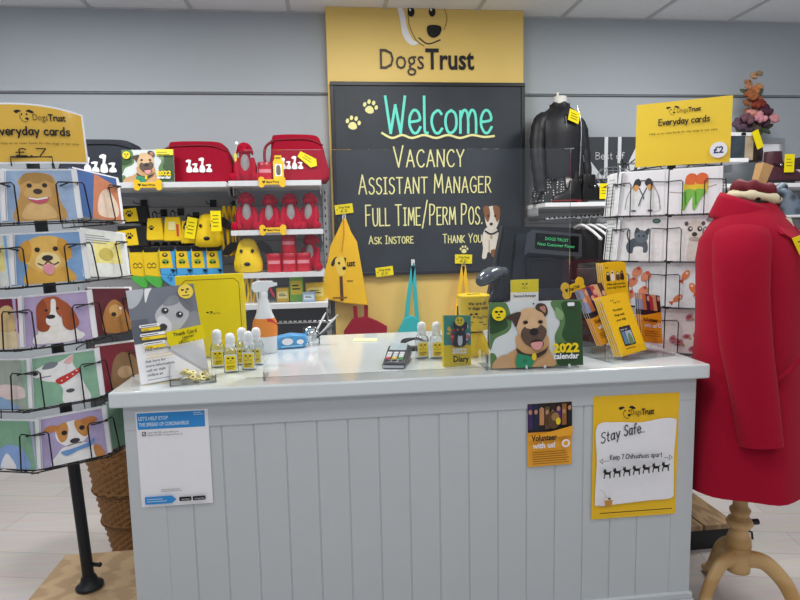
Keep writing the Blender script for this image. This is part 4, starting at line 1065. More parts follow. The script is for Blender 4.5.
# ---------------------------------------------------------------- sanitiser bottles
def sanitiser():
    t = thing('sanitiser_bottle', 'x', 'bottle')
    b = MB(); sec = []
    def rr(w, d, z, k=4):
        return [V3((w * math.copysign(abs(math.cos(2 * PI * j / 20)) ** (2 / k), math.cos(2 * PI * j / 20)), d * math.copysign(abs(math.sin(2 * PI * j / 20)) ** (2 / k), math.sin(2 * PI * j / 20)), z)) for j in range(20)]
    b.loft([rr(.021, .013, 0), rr(.0235, .0155, .003), rr(.0235, .0155, .068), rr(.021, .0135, .078, 3), rr(.012, .01, .086, 2.2), rr(.009, .009, .09, 2)], BOTL); b.build('bottle_body', t)
    b = MB(); b.loft([rr(.0085, .0085, .082, 2), rr(.015, .015, .083, 2), rr(.015, .015, .095, 2), rr(.0125, .0125, .098, 2), rr(.015, .0155, .102, 2), rr(.0155, .0165, .115, 2), rr(.0125, .0135, .127, 2), rr(.005, .006, .131, 2)], M('#eef1f5', .35), True); b.build('cap', t)
    b = MB(); A = Art(b, -.0160); A.rrect(-.0195, .008, .0195, .062, .004, PAPER); A.rrect(-.0175, .01, .0175, .058, .004, M('#f4d816', .45))
    A.ell(-.007, .05, .004, .0028, BLK, 0, 8); A.ell(.007, .05, .004, .0028, BLK, 0, 8); A.ell(0, .043, .002, .002, BLK, 0, 8); A.text('Dogs Trust', -.012, .034, .004, BLK, fit=.024); A.text('SANITISER', -.012, .02, .005, BLK, fit=.024, bold=.02); A.lines(-.01, .015, .02, 1, 1, .0015, BLK)
    b.build('label', t); return t
SG = 'hand sanitiser bottles on the counter'
s0 = sanitiser()
spots = [((.291, .172), 4, 'clear sanitiser bottle, front left of the cluster by the yellow folder'), ((.345, .200), -3, 'clear sanitiser bottle, front right of the cluster by the yellow folder'), ((.232, .262), 8, 'clear sanitiser bottle at the far left of the cluster by the folder'), ((.312, .285), 0, 'clear sanitiser bottle at the back middle of the folder cluster'), ((.362, .275), -10, 'clear sanitiser bottle at the back right of the folder cluster'),
         ((.941, .262), 6, 'clear sanitiser bottle nearer the card reader'), ((.992, .250), 2, 'clear sanitiser bottle directly left of the diary')]
for i, ((x, y), a, lb) in enumerate(spots):
    o = s0 if i == 0 else dup(s0)
    o.location = (x, y, ZC); o.rotation_euler = (0, 0, R(a)); o['label'] = lb; o['group'] = SG
# ---------------------------------------------------------------- trigger spray
def spray():
    t = thing('spray_bottle', 'white trigger spray bottle with orange and red label', 'bottle', (.37, .48, ZC), (0, 0, R(10)))
    def rr(w, d, z, ox=0): return [V3((ox + w * math.cos(2 * PI * j / 24), d * math.sin(2 * PI * j / 24), z)) for j in range(24)]
    b = MB(); wm = M('#e9eef2', .3, noise=.02)
    b.loft([rr(.038, .024, 0), rr(.043, .028, .006), rr(.043, .028, .05), rr(.046, .028, .09), rr(.044, .027, .12), rr(.03, .022, .155), rr(.022, .018, .19), rr(.015, .015, .215), rr(.013, .013, .22)], wm); b.build('bottle_body', t)
    b = MB(); b.loft([rr(.0452, .0287, .066), rr(.0470, .0287, .09), rr(.0450, .0277, .12), rr(.039, .0255, .135)], M('#ee8e2a', .4), False); b.build('label', t)
    b = MB(); b.loft([[V3((.012 + .036 * math.cos(a), -.0292 + .003 * math.cos(a) ** 2 - .0, .09 + r * math.sin(a))) for a in [R(k * 12) for k in range(-2, 9)]] for r in (.034, .046)], M('#d8352a', .4), False, True, False); b.build('red_swoosh', t)
    b = MB(); b.lathe([(.016, .216), (.0165, .235), (.013, .238)], wm, 18)
    b.prism([(-.035, .236), (-.044, .25), (-.04, .268), (-.02, .277), (.035, .275), (.042, .268), (.042, .256), (.02, .252), (.014, .236)], -.014, .014, wm); b.box((.042, -.006, .257), (.052, .006, .268), wm); b.build('spray_head', t)
    b = MB(); b.prism([(.02, .253), (.03, .253), (.034, .235), (.044, .215), (.038, .213), (.026, .232)], -.006, .006, M('#c9394a', .4)); b.build('trigger', t)
spray()
def wipes():
    b = MB(); bm_ = M('#4b9bd6', .25, noise=.2, scale=40)
    puffy(b, [(-.06, 0), (.05, 0), (.062, .02), (.058, .05), (.0, .058), (-.055, .05), (-.066, .02)], .06, bm_, .016)
    A = Art(b, -.0605); A.ell(-.02, .03, .022, .014, PAPER); A.ell(.03, .026, .014, .01, PAPER); A.rect(-.045, .008, .04, .014, M('#8fd0f0', .4))
    o = b.build('wipes_packet'); o.location = (.455, .60, ZC); o.rotation_euler = (0, 0, R(12)); tag(o, 'small shiny blue wipes packet beside the spray bottle', 'packet')
    for i, (dx, dy, tx, ty, L) in enumerate(((.075, .0, .10, .5, .15), (.085, .01, .0, .75, .16), (.07, .02, .2, .95, .13))):
        b = MB(); b.tube([(0, 0, 0), (0, 0, L * .85), (0, 0, L)], [.004, .004, .0015], (PAPER, M('#d4d8dc', .3), M('#3c3f45', .4))[i], 8)
        b.tube([(0, 0, L * .12), (0, 0, L * .3)], .0046, M('#9aa0a6', .4), 8)
        o = b.build('pen'); o.location = (.455 + dx, .605 + dy, ZC + .004); o.rotation_euler = (tx, ty, 0)
        tag(o, ('white pen standing steepest beside the blue packet', 'pale grey pen leaning beside the blue packet', 'dark pen lying lowest beside the blue packet')[i], 'pen', 'pens beside the blue packet')
    b = MB(); b.lathe([(.03, 0), (.034, .002), (.034, .07), (.031, .07), (.031, .006)], acrylic('clear_cup', amount=.88), 20, cap=False); o = b.build('pen_cup'); o.location = (.54, .615, ZC); tag(o, 'small clear cup holding pens by the blue packet', 'cup')
wipes()
# ---------------------------------------------------------------- card reader
def reader():
    t = thing('card_reader', 'grey handheld card payment terminal lying on the counter', 'card reader', (.845, .20, ZC), (0, 0, R(-14)))
    dk = M('#3d4147', .35, noise=.05); b = MB()
    prof = [(-.095, .012, .036), (-.09, .022, .038), (-.03, .032, .039), (.02, .042, .041), (.06, .052, .042), (.085, .050, .041), (.092, .03, .036)]
    rings = []
    for y, h, w in prof:
        rings.append([V3((w * math.copysign(abs(math.cos(a)) ** .5, math.cos(a)), y, h / 2 + h / 2 * math.copysign(abs(math.sin(a)) ** .5, math.sin(a)))) for a in [2 * PI * j / 24 for j in range(24)]])
    b.loft(rings, dk); b.build('body', t)
    b = MB(); b.T = Matrix.Translation((0, .045, .0478)) @ Matrix.Rotation(R(14), 4, 'X'); b.box((-.03, -.03, 0), (.03, .028, .0022), M('#a9bcc4', .15), .001); b.build('screen', t)
    b = MB(); b.box((-.034, -.097, .004), (.034, -.088, .012), M('#c8ccd1', .3)); b.build('card_slot', t)
    for r in range(4):
        for c in range(3):
            b = MB(); col = '#d9dde1' if r else ('#d5362c', '#e8c62c', '#49a548')[c]
            y = -.072 + r * .017
            b.T = Matrix.Translation((-.021 + c * .021, y, .0262 + (y + .095) * .155)) @ Matrix.Rotation(R(9), 4, 'X'); b.box((-.008, -.006, 0), (.008, .006, .004), M(col, .4), .001)
            k = b.build('key', t)
            if not r: k['label'] = ('red key', 'yellow key', 'green key')[c]
reader()
def papers():
    t = thing('cable_bundle', 'coiled dark cable behind the card reader', 'cable', (.93, .42, ZC))
    b = MB(); b.tube(crom([(-.05, -.13, .008), (-.05, -.05, .02), (-.03, .05, .03), (.03, .06, .03), (.05, .0, .02), (.0, -.03, .012), (-.04, .02, .02), (.02, .05, .035), (.06, .03, .02)], False, 6), .005, BLK, 8); b.build('cable', t)
    b = MB(); b.box((-.075, -.03, 0), (.05, .05, .006), M('#2b2e33', .4), .002); b.build('mat', t)
    b = MB(); b.box((-.05, -.03, 0), (.05, .03, .004), M('#eee9b5', .5)); A = Art(b, 0); o = b.build('sticky_note'); o.location = (.76, .66, ZC); o.rotation_euler = (0, 0, R(-6)); tag(o, 'pale yellow note lying flat at the back of the counter', 'note')
papers()
# ---------------------------------------------------------------- diary
def diary():
    t = thing('diary', 'slim teal and yellow boxed diary with black dog cover', 'diary', (.990, .104, ZC), (R(-7), R(3), R(10)))
    w, h, d = .098, .172, .016
    b = MB(); b.box((0, 0, 0), (w, d, h), M('#e5cf1a', .4), .001); b.build('box', t)
    b = MB(); A = Art(b, -.0004)
    A.rect(0, .068, w, h, M('#3f9c94', .4)); A.rect(0, 0, w, .072, M('#f2d617', .4))
    rr = random.Random(3)
    for i in range(46):
        A.ell(rr.uniform(.012, .088), rr.uniform(.075, .135), rr.uniform(.005, .009), rr.uniform(.004, .008), M(('#c8323c', '#e9853a', '#f0e6ea', '#7a3f86', '#d85a8a', '#e8c33a')[i % 6], .4), 0, 9)
    A.blob([(.028, .07), (.03, .1), (.035, .12), (.028, .135), (.03, .15), (.045, .142), (.058, .142), (.074, .15), (.078, .13), (.07, .118), (.074, .095), (.068, .07)], M('#1f2030', .4), 6)
    A.blob([(.045, .074), (.044, .1), (.052, .112), (.06, .1), (.058, .074)], M('#cfd6e2', .4)); A.ell(.043, .124, .004, .004, M('#b5763a', .3)); A.ell(.061, .125, .004, .004, M('#b5763a', .3)); A.ell(.052, .108, .007, .005, BLK)
    A.ell(.05, .152, .0165, .0155, M('#f2d617', .4)); A.ell(.044, .156, .0025, .003, BLK, 0, 8); A.ell(.056, .156, .0025, .003, BLK, 0, 8); A.stroke([(.044, .148), (.05, .145), (.056, .148)], .0014, BLK)
    A.text('2022', .022, .046, .016, PAPER, fit=.052, bold=.04); A.text('Diary', .026, .018, .019, BLK, fit=.056, bold=.03)
    b.build('cover_print', t)
diary()
# ---------------------------------------------------------------- collection tub
def tub():
    t = thing('collection_tub', 'yellow waisted charity collection tub behind the diary and calendar', 'collection tub', (1.135, .285, ZC), (0, 0, R(8))); t.scale = (.93, .93, .92)
    ym = M('#f2cf10', .35, noise=.03)
    b = MB(); b.lathe([(.058, 0), (.06, .004), (.058, .03), (.05, .06), (.04, .085), (.036, .092)], ym, 32); b.build('pedestal', t)
    b = MB(); b.lathe([(.036, .0925), (.034, .1)], BLK, 28); b.build('black_collar', t)
    b = MB(); b.lathe([(.05, .1), (.055, .103), (.060, .228), (.063, .23), (.063, .238), (.058, .24)], ym, 32); b.build('tub', t)
    b = MB(); b.box((-.025, -.004, .2405), (.025, .004, .2415), BLK); b.build('coin_slot', t)
    # lettering wrapped round the tub
    fb = MB(); A = Art(fb, 0, step=.0002)
    A.hand('We are all', -.04, .205, .010, .0022, BLK, fit=.072); A.hand('in dogs today', -.04, .187, .010, .0022, BLK, fit=.08)
    A.ell(-.03, .168, .006, .004, BLK); A.ell(-.012, .17, .006, .004, BLK); A.ell(-.02, .158, .004, .003, BLK); A.text('DogsTrust', -.01, .152, .010, BLK, fit=.05, bold=.02)
    A.lines(-.04, .135, .075, 2, .01, .003, M('#6d560f', .5))
    b = MB()
    b.add([(((.0512 + .0052 * ((p.z - .1) / .13)) + .0038 - p.y) * math.sin(p.x / .06), -((.0512 + .0052 * ((p.z - .1) / .13)) + .0038 - p.y) * math.cos(p.x / .06), p.z) for p in fb.v], fb.f, BLK); b.build('lettering', t)
tub()
# ---------------------------------------------------------------- calendar on counter
def calendar_art(A, w, h):
    """dog portrait calendar front; metres"""
    X = lambda u: u * w
    Z = lambda v: v * h
    def B(pts, m): A.blob([(X(u), Z(v)) for u, v in pts], m)
    def E(u, v, a, b_, m, r=0): A.ell(X(u), Z(v), a * w, b_ * w, m, r)
    A.rect(0, 0, w, h, M('#d3dadb', .3, noise=.1, scale=12)); gr = M('#5c7f4f', .3, noise=.3, scale=14); gd = M('#32502f', .3, noise=.3, scale=14)
    B([(0, .3), (.06, .45), (.2, .55), (.24, .7), (.18, 1.0), (0, 1.0)], gr); B([(.0, .55), (.1, .55), (.2, .65), (.12, .85), (0, .8)], gd); B([(0, 0), (0, .22), (.06, .2), (.08, 0)], gr)
    B([(.68, 1.0), (.72, .8), (.76, .65), (.7, .45), (.72, .2), (.66, .0), (1.0, 0), (1.0, 1.0)], gr); B([(.78, .95), (.82, .7), (.78, .45), (.9, .3), (1.0, .3), (1.0, .9), (.9, .98)], gd); B([(.72, .3), (.8, .35), (1.0, .3), (1.0, 0), (.74, 0)], gd); B([(.72, .9), (.8, .8), (.78, .7), (.72, .75)], M('#86a878', .3))
    tan = M('#c79d6e', .35, noise=.12, scale=40); tl = M('#d8b48a', .35, noise=.1, scale=40); dk = M('#4a3a32', .35, noise=.2, scale=50)
    B([(.14, 0), (.18, .2), (.28, .3), (.3, .5), (.6, .5), (.64, .25), (.68, 0)], tan); B([(.02, 0), (.06, .14), (.18, .2), (.22, 0)], M('#bf9a73', .35, noise=.12))
    B([(.3, .55), (.3, .75), (.36, .88), (.48, .9), (.58, .84), (.61, .65), (.6, .45), (.5, .32), (.38, .38)], tl)
    B([(.34, .84), (.24, .82), (.18, .76), (.24, .72), (.28, .62), (.31, .7)], dk); B([(.5, .88), (.52, .96), (.6, .95), (.63, .84), (.6, .76), (.57, .82)], dk); B([(.54, .9), (.6, .92), (.6, .82)], M('#b5806d', .35))
    B([(.33, .5), (.38, .62), (.47, .6), (.55, .64), (.61, .55), (.58, .42), (.48, .3), (.38, .36)], M('#5f4b40', .35, noise=.2, scale=60)); B([(.38, .62), (.44, .78), (.5, .78), (.54, .64), (.47, .58)], tl)
    E(.385, .685, .028, .02, M('#4b372b', .35)); E(.545, .685, .028, .02, M('#4b372b', .35)); E(.39, .685, .012, .012, BLK); E(.543, .685, .012, .012, BLK)
    E(.475, .54, .045, .038, M('#2a2526', .3)); B([(.43, .38), (.5, .42), (.57, .38), (.56, .31), (.5, .29), (.45, .32)], M('#3a2323', .4)); B([(.44, .37), (.56, .38), (.54, .28), (.49, .26), (.45, .3)], M('#dc9a98', .35))
    B([(.28, .3), (.36, .22), (.46, .2), (.58, .26), (.62, .32), (.58, .2), (.44, .13), (.3, .22)], M('#3c3029', .4)); B([(.28, .2), (.34, .2), (.46, .14), (.44, .02), (.42, 0), (.28, 0)], M('#2f8a63', .4)); E(.365, .1, .018, .018, M('#1d5a41', .4)); E(.365, .1, .01, .01, M('#2f8a63', .4))
    E(.465, .16, .025, .04, M('#e6c52a', .35))
    E(.1, .83, .075, .075, M('#f3da1c', .4)); E(.075, .86, .02, .012, BLK); E(.125, .862, .02, .012, BLK); E(.1, .82, .01, .008, BLK); A.lines(X(.07), Z(.77), X(.06), 1, 1, .003, BLK)
    A.text('2022', X(.665), Z(.215), .13 * h, M('#f0d21a', .4), fit=X(.285), bold=.05); A.text('calendar', X(.67), Z(.115), .085 * h, PAPER, fit=X(.275), bold=.03)
    A.rrect(X(.835), Z(.91), X(.91), Z(.965), .003, PAPER)
def calendar():
    w = .304; h = .213
    b = MB(); b.box((0, -.003, 0), (w, 0, h), M('#e6e6e2', .5)); A = Art(b, -.0032); A.clip = (0, 0, w, h); calendar_art(A, w, h); A.ell(.47 * w, .965 * h, .003, .003, BLK, 0, 10)
    t = b.build('wall_calendar'); t.location = (1.130, .036, ZC + .004); t.rotation_euler = (R(-5), R(-.5), R(-3.5)); tag(t, 'large dog portrait calendar leaning upright at the counter front', 'calendar')
    s = thing('calendar_stand', 'clear acrylic easel with small lips under the dog portrait calendar', 'stand', (1.130, .022, ZC), (0, 0, R(-3.5)))
    b = MB(); b.box((.02, -.006, 0), (w - .02, .044, .0035), ACR); b.build('foot', s)
    b = MB(); b.T = Matrix.Translation((.04, .024, .0036)) @ Matrix.Rotation(R(-6), 4, 'X'); b.box((0, 0, 0), (w - .08, .003, .10), ACR); b.build('back_rest', s)
    for x in (.11, .17, .25): b = MB(); b.box((x, -.006, .0036), (x + .006, .001, .014), M('#cfd4d8', .2)); b.build('lip', s)
calendar()
# ================================================================ leaflet holder and leaflets
def leaflet(kind, w, h):
    b = MB(); b.box((0, -.0012, 0), (w, 0, h), M('#f2f0ea', .4)); A = Art(b, -.0013, step=.0002); A.clip = (0, 0, w, h)
    am = M('#f1a61f', .4, noise=.05); ym = M('#f3c31a', .4, noise=.05)
    if kind == 'volunteer':
        A.rect(0, 0, w, h, am); A.rect(0, .1, w, h, M('#2d2431', .4, noise=.2))
        rr = random.Random(8)
        for i, c in enumerate(('#8d95b5', '#c9733d', '#3f2a52', '#b33a3a', '#e0a87c', '#4a2a20')):
            x = i * w / 6; A.poly([(x, .12), (x + w / 6, .12), (x + w / 6 + .006, h), (x - .004, h)], M(c, .4, noise=.15)); A.ell(x + .009, .17 + rr.uniform(-.01, .02), .007, .01, M('#d8a383', .4))
        A.poly([(0, .095), (w, .118), (w, .085), (0, .08)], am)
        A.text('Volunteer', .008, .078, .014, BLK, fit=w * .72, bold=.03); A.text('with us!', .012, .056, .014, PAPER, fit=w * .6, bold=.03); A.ell(w * .86, .066, .009, .009, PAPER); A.ell(w * .86, .066, .005, .005, am)
        A.lines(.01, .04, w * .8, 3, .008, .002, M('#8a5f18', .5), 5)
    elif kind == 'care':
        A.rect(0, 0, w, h, ym); A.lines(.01, .195, .02, 1, 1, .003, BLK)
        for i, (x, s) in enumerate(((.02, .9), (.04, 1.2), (.063, .8), (.082, 1.0))):
            A.blob([(x - .008, .15), (x - .007, .16 + .012 * s), (x, .172 + .012 * s), (x + .007, .16 + .012 * s), (x + .008, .15)], M(('#2c2a2c', '#f2ece2', '#6b4a2f', '#2c2a2c')[i], .4)); A.ell(x, .165 + .01 * s, .004, .004, M(('#f2ece2', '#2c2a2c', '#f2ece2', '#b57a44')[i], .4))
        A.text('Who will care for', .010, .132, .008, BLK, fit=w * .8, bold=.02); A.text('your dog if you die?', .010, .12, .008, BLK, fit=w * .8, bold=.02)
    else:
        A.rect(0, 0, w, h, ym); A.ell(.04, .193, .003, .002, BLK); A.ell(.05, .194, .003, .002, BLK); A.text('Dogs Trust', .048, .182, .006, BLK, fit=.032)
        for i, s in enumerate(('We rehome', 'Dogs need', 'your help')): A.text(s, .034, .155 - i * .018, .008, BLK, fit=.045, bold=.02)
        A.rrect(.032, .03, .084, .098, .003, M('#2c3138', .4)); A.text('Join us', .036, .085, .006, PAPER, fit=.03); A.rect(.036, .036, .05, .08, M('#5b88a8', .4)); A.rect(.052, .036, .08, .08, M('#a8b4c8', .4)); A.blob([(.056, .036), (.06, .065), (.07, .07), (.076, .036)], M('#6b8a57', .4))
        A.lines(.03, .02, .06, 1, 1, .002, BLK)
    return b.build('leaflet')
LH = V3((1.575, .05, ZC))
def holder():
    t = thing('leaflet_holder', 'clear acrylic tiered leaflet holder at the right end of the counter', 'leaflet holder', LH, (0, 0, R(18)))
    b = MB(); b.box((-.03, -.01, 0), (.25, .24, .004), ACR); b.build('base', t)
    b = MB(); b.T = Matrix.Translation((-.03, .235, .004)) @ Matrix.Rotation(R(-3), 4, 'X'); b.prism([(0, 0), (.17, 0), (.17, .33), (0, .33)], 0, .004, ACR); b.build('tall_back', t)
    for y, x0, x1, h in ((.0, .02, .25, .05), (.095, -.03, .12, .075)):
        b = MB(); b.T = Matrix.Translation((0, y, .004)) @ Matrix.Rotation(R(-14), 4, 'X')
        b.box((x0, 0, 0), (x1, .003, h), ACR); b.build('pocket_front', t)
        b = MB(); b.T = Matrix.Translation((0, y + .055, .004)) @ Matrix.Rotation(R(-20), 4, 'X'); b.box((x0, 0, 0), (x1, .003, .12), ACR); b.build('pocket_back', t)
    for x in (-.03, .247):
        b = MB(); b.box((x, -.008, .004), (x + .003, .20, .055), ACR); b.build('side', t)
    return t
holder()
def fan(kind, px, py, y, w, h, rot, n, labels, grp, dx=0.006, z=ZC + .012):
    p = P(px, py, y); p.z = max(z, p.z)
    o = leaflet(kind, w, h); mw = Matrix.Translation(p) @ Euler([R(a) for a in rot]).to_matrix().to_4x4(); o.matrix_world = mw
    tag(o, labels[0], 'leaflet', grp)
    for i in range(1, n):
        c = dup(o, mw=mw @ Matrix.Translation((-dx * i * .6, .0065 * i, .002 * i)), label=labels[1])
LGp = 'leaflets in the clear holder'
fan('help', 621, 357, .075, .122, .212, (-22, -6, 20), 4, ('yellow leaflet with a small picture box, front of the clear holder', 'yellow leaflet stacked behind the front yellow one in the holder'), LGp)
fan('volunteer', 601, 346, .13, .10, .205, (-18, -14, 16), 3, ('orange volunteer leaflet leaning left in the clear holder', 'orange leaflet behind the left leaning volunteer one'), LGp)
fan('volunteer', 642, 342, .19, .10, .18, (-16, 9, 16), 3, ('orange volunteer leaflet leaning right in the clear holder', 'orange leaflet behind the right leaning volunteer one'), LGp)
fan('care', 608, 322, .235, .105, .212, (-8, -2, 14), 4, ('yellow leaflet with a row of small dogs, rearmost in the clear holder', 'yellow leaflet stacked behind the one with small dogs'), LGp, z=ZC + .10)
def slab_maroon():  # plain upright maroon slab with one paler vertical line
    b = MB(); b.box((0, 0, 0), (.125, .008, .30), M('#4a2a34', .4, noise=.1), .002); A = Art(b, -.0003)
    A.stroke([(.085, .29), (.085, .02)], .003, M('#6f4c58', .4)); o = b.build('maroon_slab'); o.location = P(577, 330, .33); o.location.z = ZC; o.rotation_euler = (0, 0, R(6))
    tag(o, 'dark maroon folder upright behind the clear leaflet holder', 'folder')
slab_maroon()
def bone(b, L, h, m, y0=-.003, y1=0.0):
    r = h * .29
    pts = []
    for cx, cz, a0, a1 in ((L / 2 - r, h / 2 - r, -40, 175), (-L / 2 + r, h / 2 - r, 5, 220), (-L / 2 + r, -h / 2 + r, 140, 355), (L / 2 - r, -h / 2 + r, 185, 400)):
        for k in range(9):
            a = R(a0 + (a1 - a0) * k / 8); pts.append((cx + r * math.cos(a), cz + r * math.sin(a)))
    b.prism(pts, y0, y1, m)
def bone_sign(px, py, y, L, h, label, txt, rz=0, ry=0, grp='yellow bone signs'):
    b = MB(); bone(b, L, h, M('#f0c21c', .4, noise=.03)); A = Art(b, -.0033)
    A.blob([(-.3 * L, -.12 * h), (-.36 * L, .06 * h), (-.33 * L, .14 * h), (-.3 * L, .08 * h), (-.27 * L, .14 * h), (-.24 * L, .06 * h)], BLK)
    A.text(txt, -.2 * L, -.09 * h, .2 * h, BLK, fit=.46 * L, bold=.02)
    o = b.build('bone_sign'); o.location = P(px, py, y); o.rotation_euler = (0, R(ry), R(rz)); tag(o, label, 'sign', grp)
bone_sign(573, 288, .2, .095, .06, 'yellow bone shaped sign fixed to the clear leaflet holder edge', 'Dogs Trust', 10, -17)

# ================================================================ till
def glow(h, s):
    m = M(h, .4, noise=.02, name='display_green'); b = m.node_tree.nodes['Principled BSDF']
    b.inputs['Emission Color'].default_value = hexc(h) + (1,); b.inputs['Emission Strength'].default_value = s; return m
def till():
    t = thing('till', 'black shop till with tilted monitor and green lettered customer display', 'till', (1.47, .55, ZC), (0, 0, R(-3)))
    dk = M('#23272e', .4, noise=.06, name='till_black'); md = M('#363c45', .4, noise=.05, name='till_grey')
    b = MB(); b.box((-.16, -.08, 0), (.20, .22, .10), dk, .008); b.build('base', t)
    b = MB(); b.prism([(-.06, .10), (.15, .10), (.13, .21), (-.03, .21)], -.05, .08, md); b.build('printer_cover', t)
    b = MB(); b.T = Matrix.Translation((0, .10, .10)) @ Matrix.Rotation(R(3), 4, 'Y')
    b.prism([(-.20, 0), (.19, 0), (.16, .362), (-.145, .362)], -.02, .03, dk); b.prism([(-.175, .01), (-.12, .01), (-.10, .345), (-.138, .345)], -.045, -.02, dk); b.prism([(-.1, .05), (.16, .05), (.15, .33), (-.09, .33)], -.035, -.02, md); b.build('monitor', t)
    b = MB()
    for i in range(7): b.box((-.105, .062, .33 + i * .012), (-.075, .066, .335 + i * .012), BLK)
    b.build('vent', t)
    b = MB(); b.prism([(-.03, .21), (.10, .21), (.10, .33), (-.035, .33)], -.03, .06, dk); b.ell((.0, -.031, .285), .005, .003, .005, BLK); b.ell((.07, -.031, .285), .005, .003, .005, BLK); b.build('display_post', t)
    b = MB(); b.T = Matrix.Translation((.055, -.04, .392)) @ Matrix.Rotation(R(6), 4, 'Y') @ Matrix.Rotation(R(-12), 4, 'X'); b.prism([(-.108, -.05), (.108, -.05), (.104, .043), (-.1, .043)], -.02, .05, md)
    A = Art(b, -.0205); A.rrect(-.085, -.033, .093, .032, .004, M('#0b100f', .6, spec=.1)); gm = glow('#38c070', .55)
    A.text('DOGS TRUST', -.045, .006, .012, gm, fit=.095); A.text('Next Customer Please', -.075, -.017, .012, gm, fit=.15); b.build('customer_display', t)
    b = MB(); b.box((.13, -.02, .1), (.16, .0, .24), md, .004); b.build('cable_guide', t)
till()
def scanner():
    o = P(515, 290, .42); t = thing('barcode_scanner', 'glossy dark handheld barcode scanner on its stand beside the till', 'scanner', (1.235, .42, ZC), (0, 0, R(0)))
    dk = M('#1f2329', .35); gl = M('#4a545f', .12, coat=.6)
    b = MB(); b.lathe([(.045, 0), (.045, .008), (.012, .015), (.01, .18)], dk, 20); b.build('stand', t)
    b = MB(); b.tube(crom([(-.055, -.05, .255), (-.03, -.03, .27), (.01, 0, .283), (.05, .02, .29), (.065, .03, .288)], False, 4), [.018 + .012 * math.sin(PI * min(1, i / 12)) for i in range(17)], gl, 16); b.build('head', t)
    b = MB(); b.tube(crom([(.04, .015, .275), (.03, .02, .22), (.0, .01, .17)], False, 4), [.022, .021, .02, .019, .018, .017, .016, .015, .014], dk, 12); b.build('grip', t)
scanner()
def till_sign():
    b = MB(); b.box((0, -.0015, 0), (.112, 0, .085), PAPER); A = Art(b, -.0017); A.rect(0, .036, .112, .085, M('#e6d61c', .4)); A.ell(.049, .068, .004, .003, BLK); A.ell(.063, .068, .004, .003, BLK); A.ell(.056, .062, .002, .002, BLK); A.text('Dogs Trust', .046, .05, .006, BLK, fit=.022); A.text('Returns & Exchanges', .012, .018, .009, BLK, fit=.088, bold=.02)
    b.box((.0, .0, 0), (.112, .03, .001), PAPER)
    o = b.build('tent_sign'); p = P(510.5, 302, .40); o.location = p; o.rotation_euler = (0, 0, R(2)); tag(o, 'small yellow and white sign standing in front of the till', 'sign')
    s = thing('sign_riser', 'grey block under the small yellow and white till sign', 'riser', (p.x - .01, .40, ZC)); b = MB(); b.box((0, .0, 0), (.13, .05, p.z - ZC - .0005), M('#3c424b', .4), .003); b.build('block', s)
till_sign()

# ================================================================ wall shelves, left
SH = M('#eff1f4', .45, noise=.02, name='shelf_white')
def shelf(x0, x1, z, label, yf=1.76, ticket=True):
    t = thing('wall_shelf', label, 'shelf', (x0, yf, z), group=None)
    b = MB(); L = x1 - x0; b.box((0, 0, -.025), (L, YB - .024 - yf, 0), SH, .002); b.build('board', t)
    if ticket: b = MB(); b.box((0, -.006, -.028), (L, -.0003, .002), M('#d5d8dc', .3), .001); b.build('ticket_strip', t)
    for x in (.0, L - .012):
        b = MB(); b.prism([(x, -.025), (x + .006, -.025), (x + .006, -.075), (x, -.06)], YB - .3 - yf, YB - .03 - yf, M('#b7babe', .4)); b.build('bracket', t)
    return t
ZA = 1.73
shelf(-.93, .042, ZA, 'long white shelf carrying the navy bag and the first red bag')
shelf(.055, .585, 1.733, 'white shelf carrying a red toy and the tagged red bag')
shelf(.055, .585, 1.449, 'white shelf carrying four red soft toys in a row')
shelf(.075, .585, 1.198, 'white shelf carrying the yellow dog cap and red tins')
shelf(.075, .60, 1.012, 'lowest white shelf with small yellow and green packs')
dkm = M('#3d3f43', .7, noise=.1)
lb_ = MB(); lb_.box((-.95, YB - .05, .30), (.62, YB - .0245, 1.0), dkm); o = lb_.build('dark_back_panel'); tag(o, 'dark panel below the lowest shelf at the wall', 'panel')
def rail(p0, p1, label, r=.009):
    t = thing('chrome_rail', label, 'rail', p0)
    d = p1 - p0; b = MB(); b.tube([(0, 0, 0), tuple(d)], r, CHROME, 12); b.build('bar', t)
    n = int(d.length / .028); b = MB()
    for i in range(1, n): q = d * (i / n); b.ell(tuple(q + V3((0, -r * .8, r * .6))), .007, .007, .007, WIRE, 8, 5)
    b.build('hook_stops', t)
    for u in (.02, .98): b = MB(); b.tube([tuple(d * u), tuple(d * u + V3((0, YB - .03 - p0.y, 0)))], .008, CHROME, 8); b.build('arm', t)
rail(P(258, 323, 1.80), P(332, 321, 1.80), 'chrome hanging rail low on the wall behind the spray bottle')

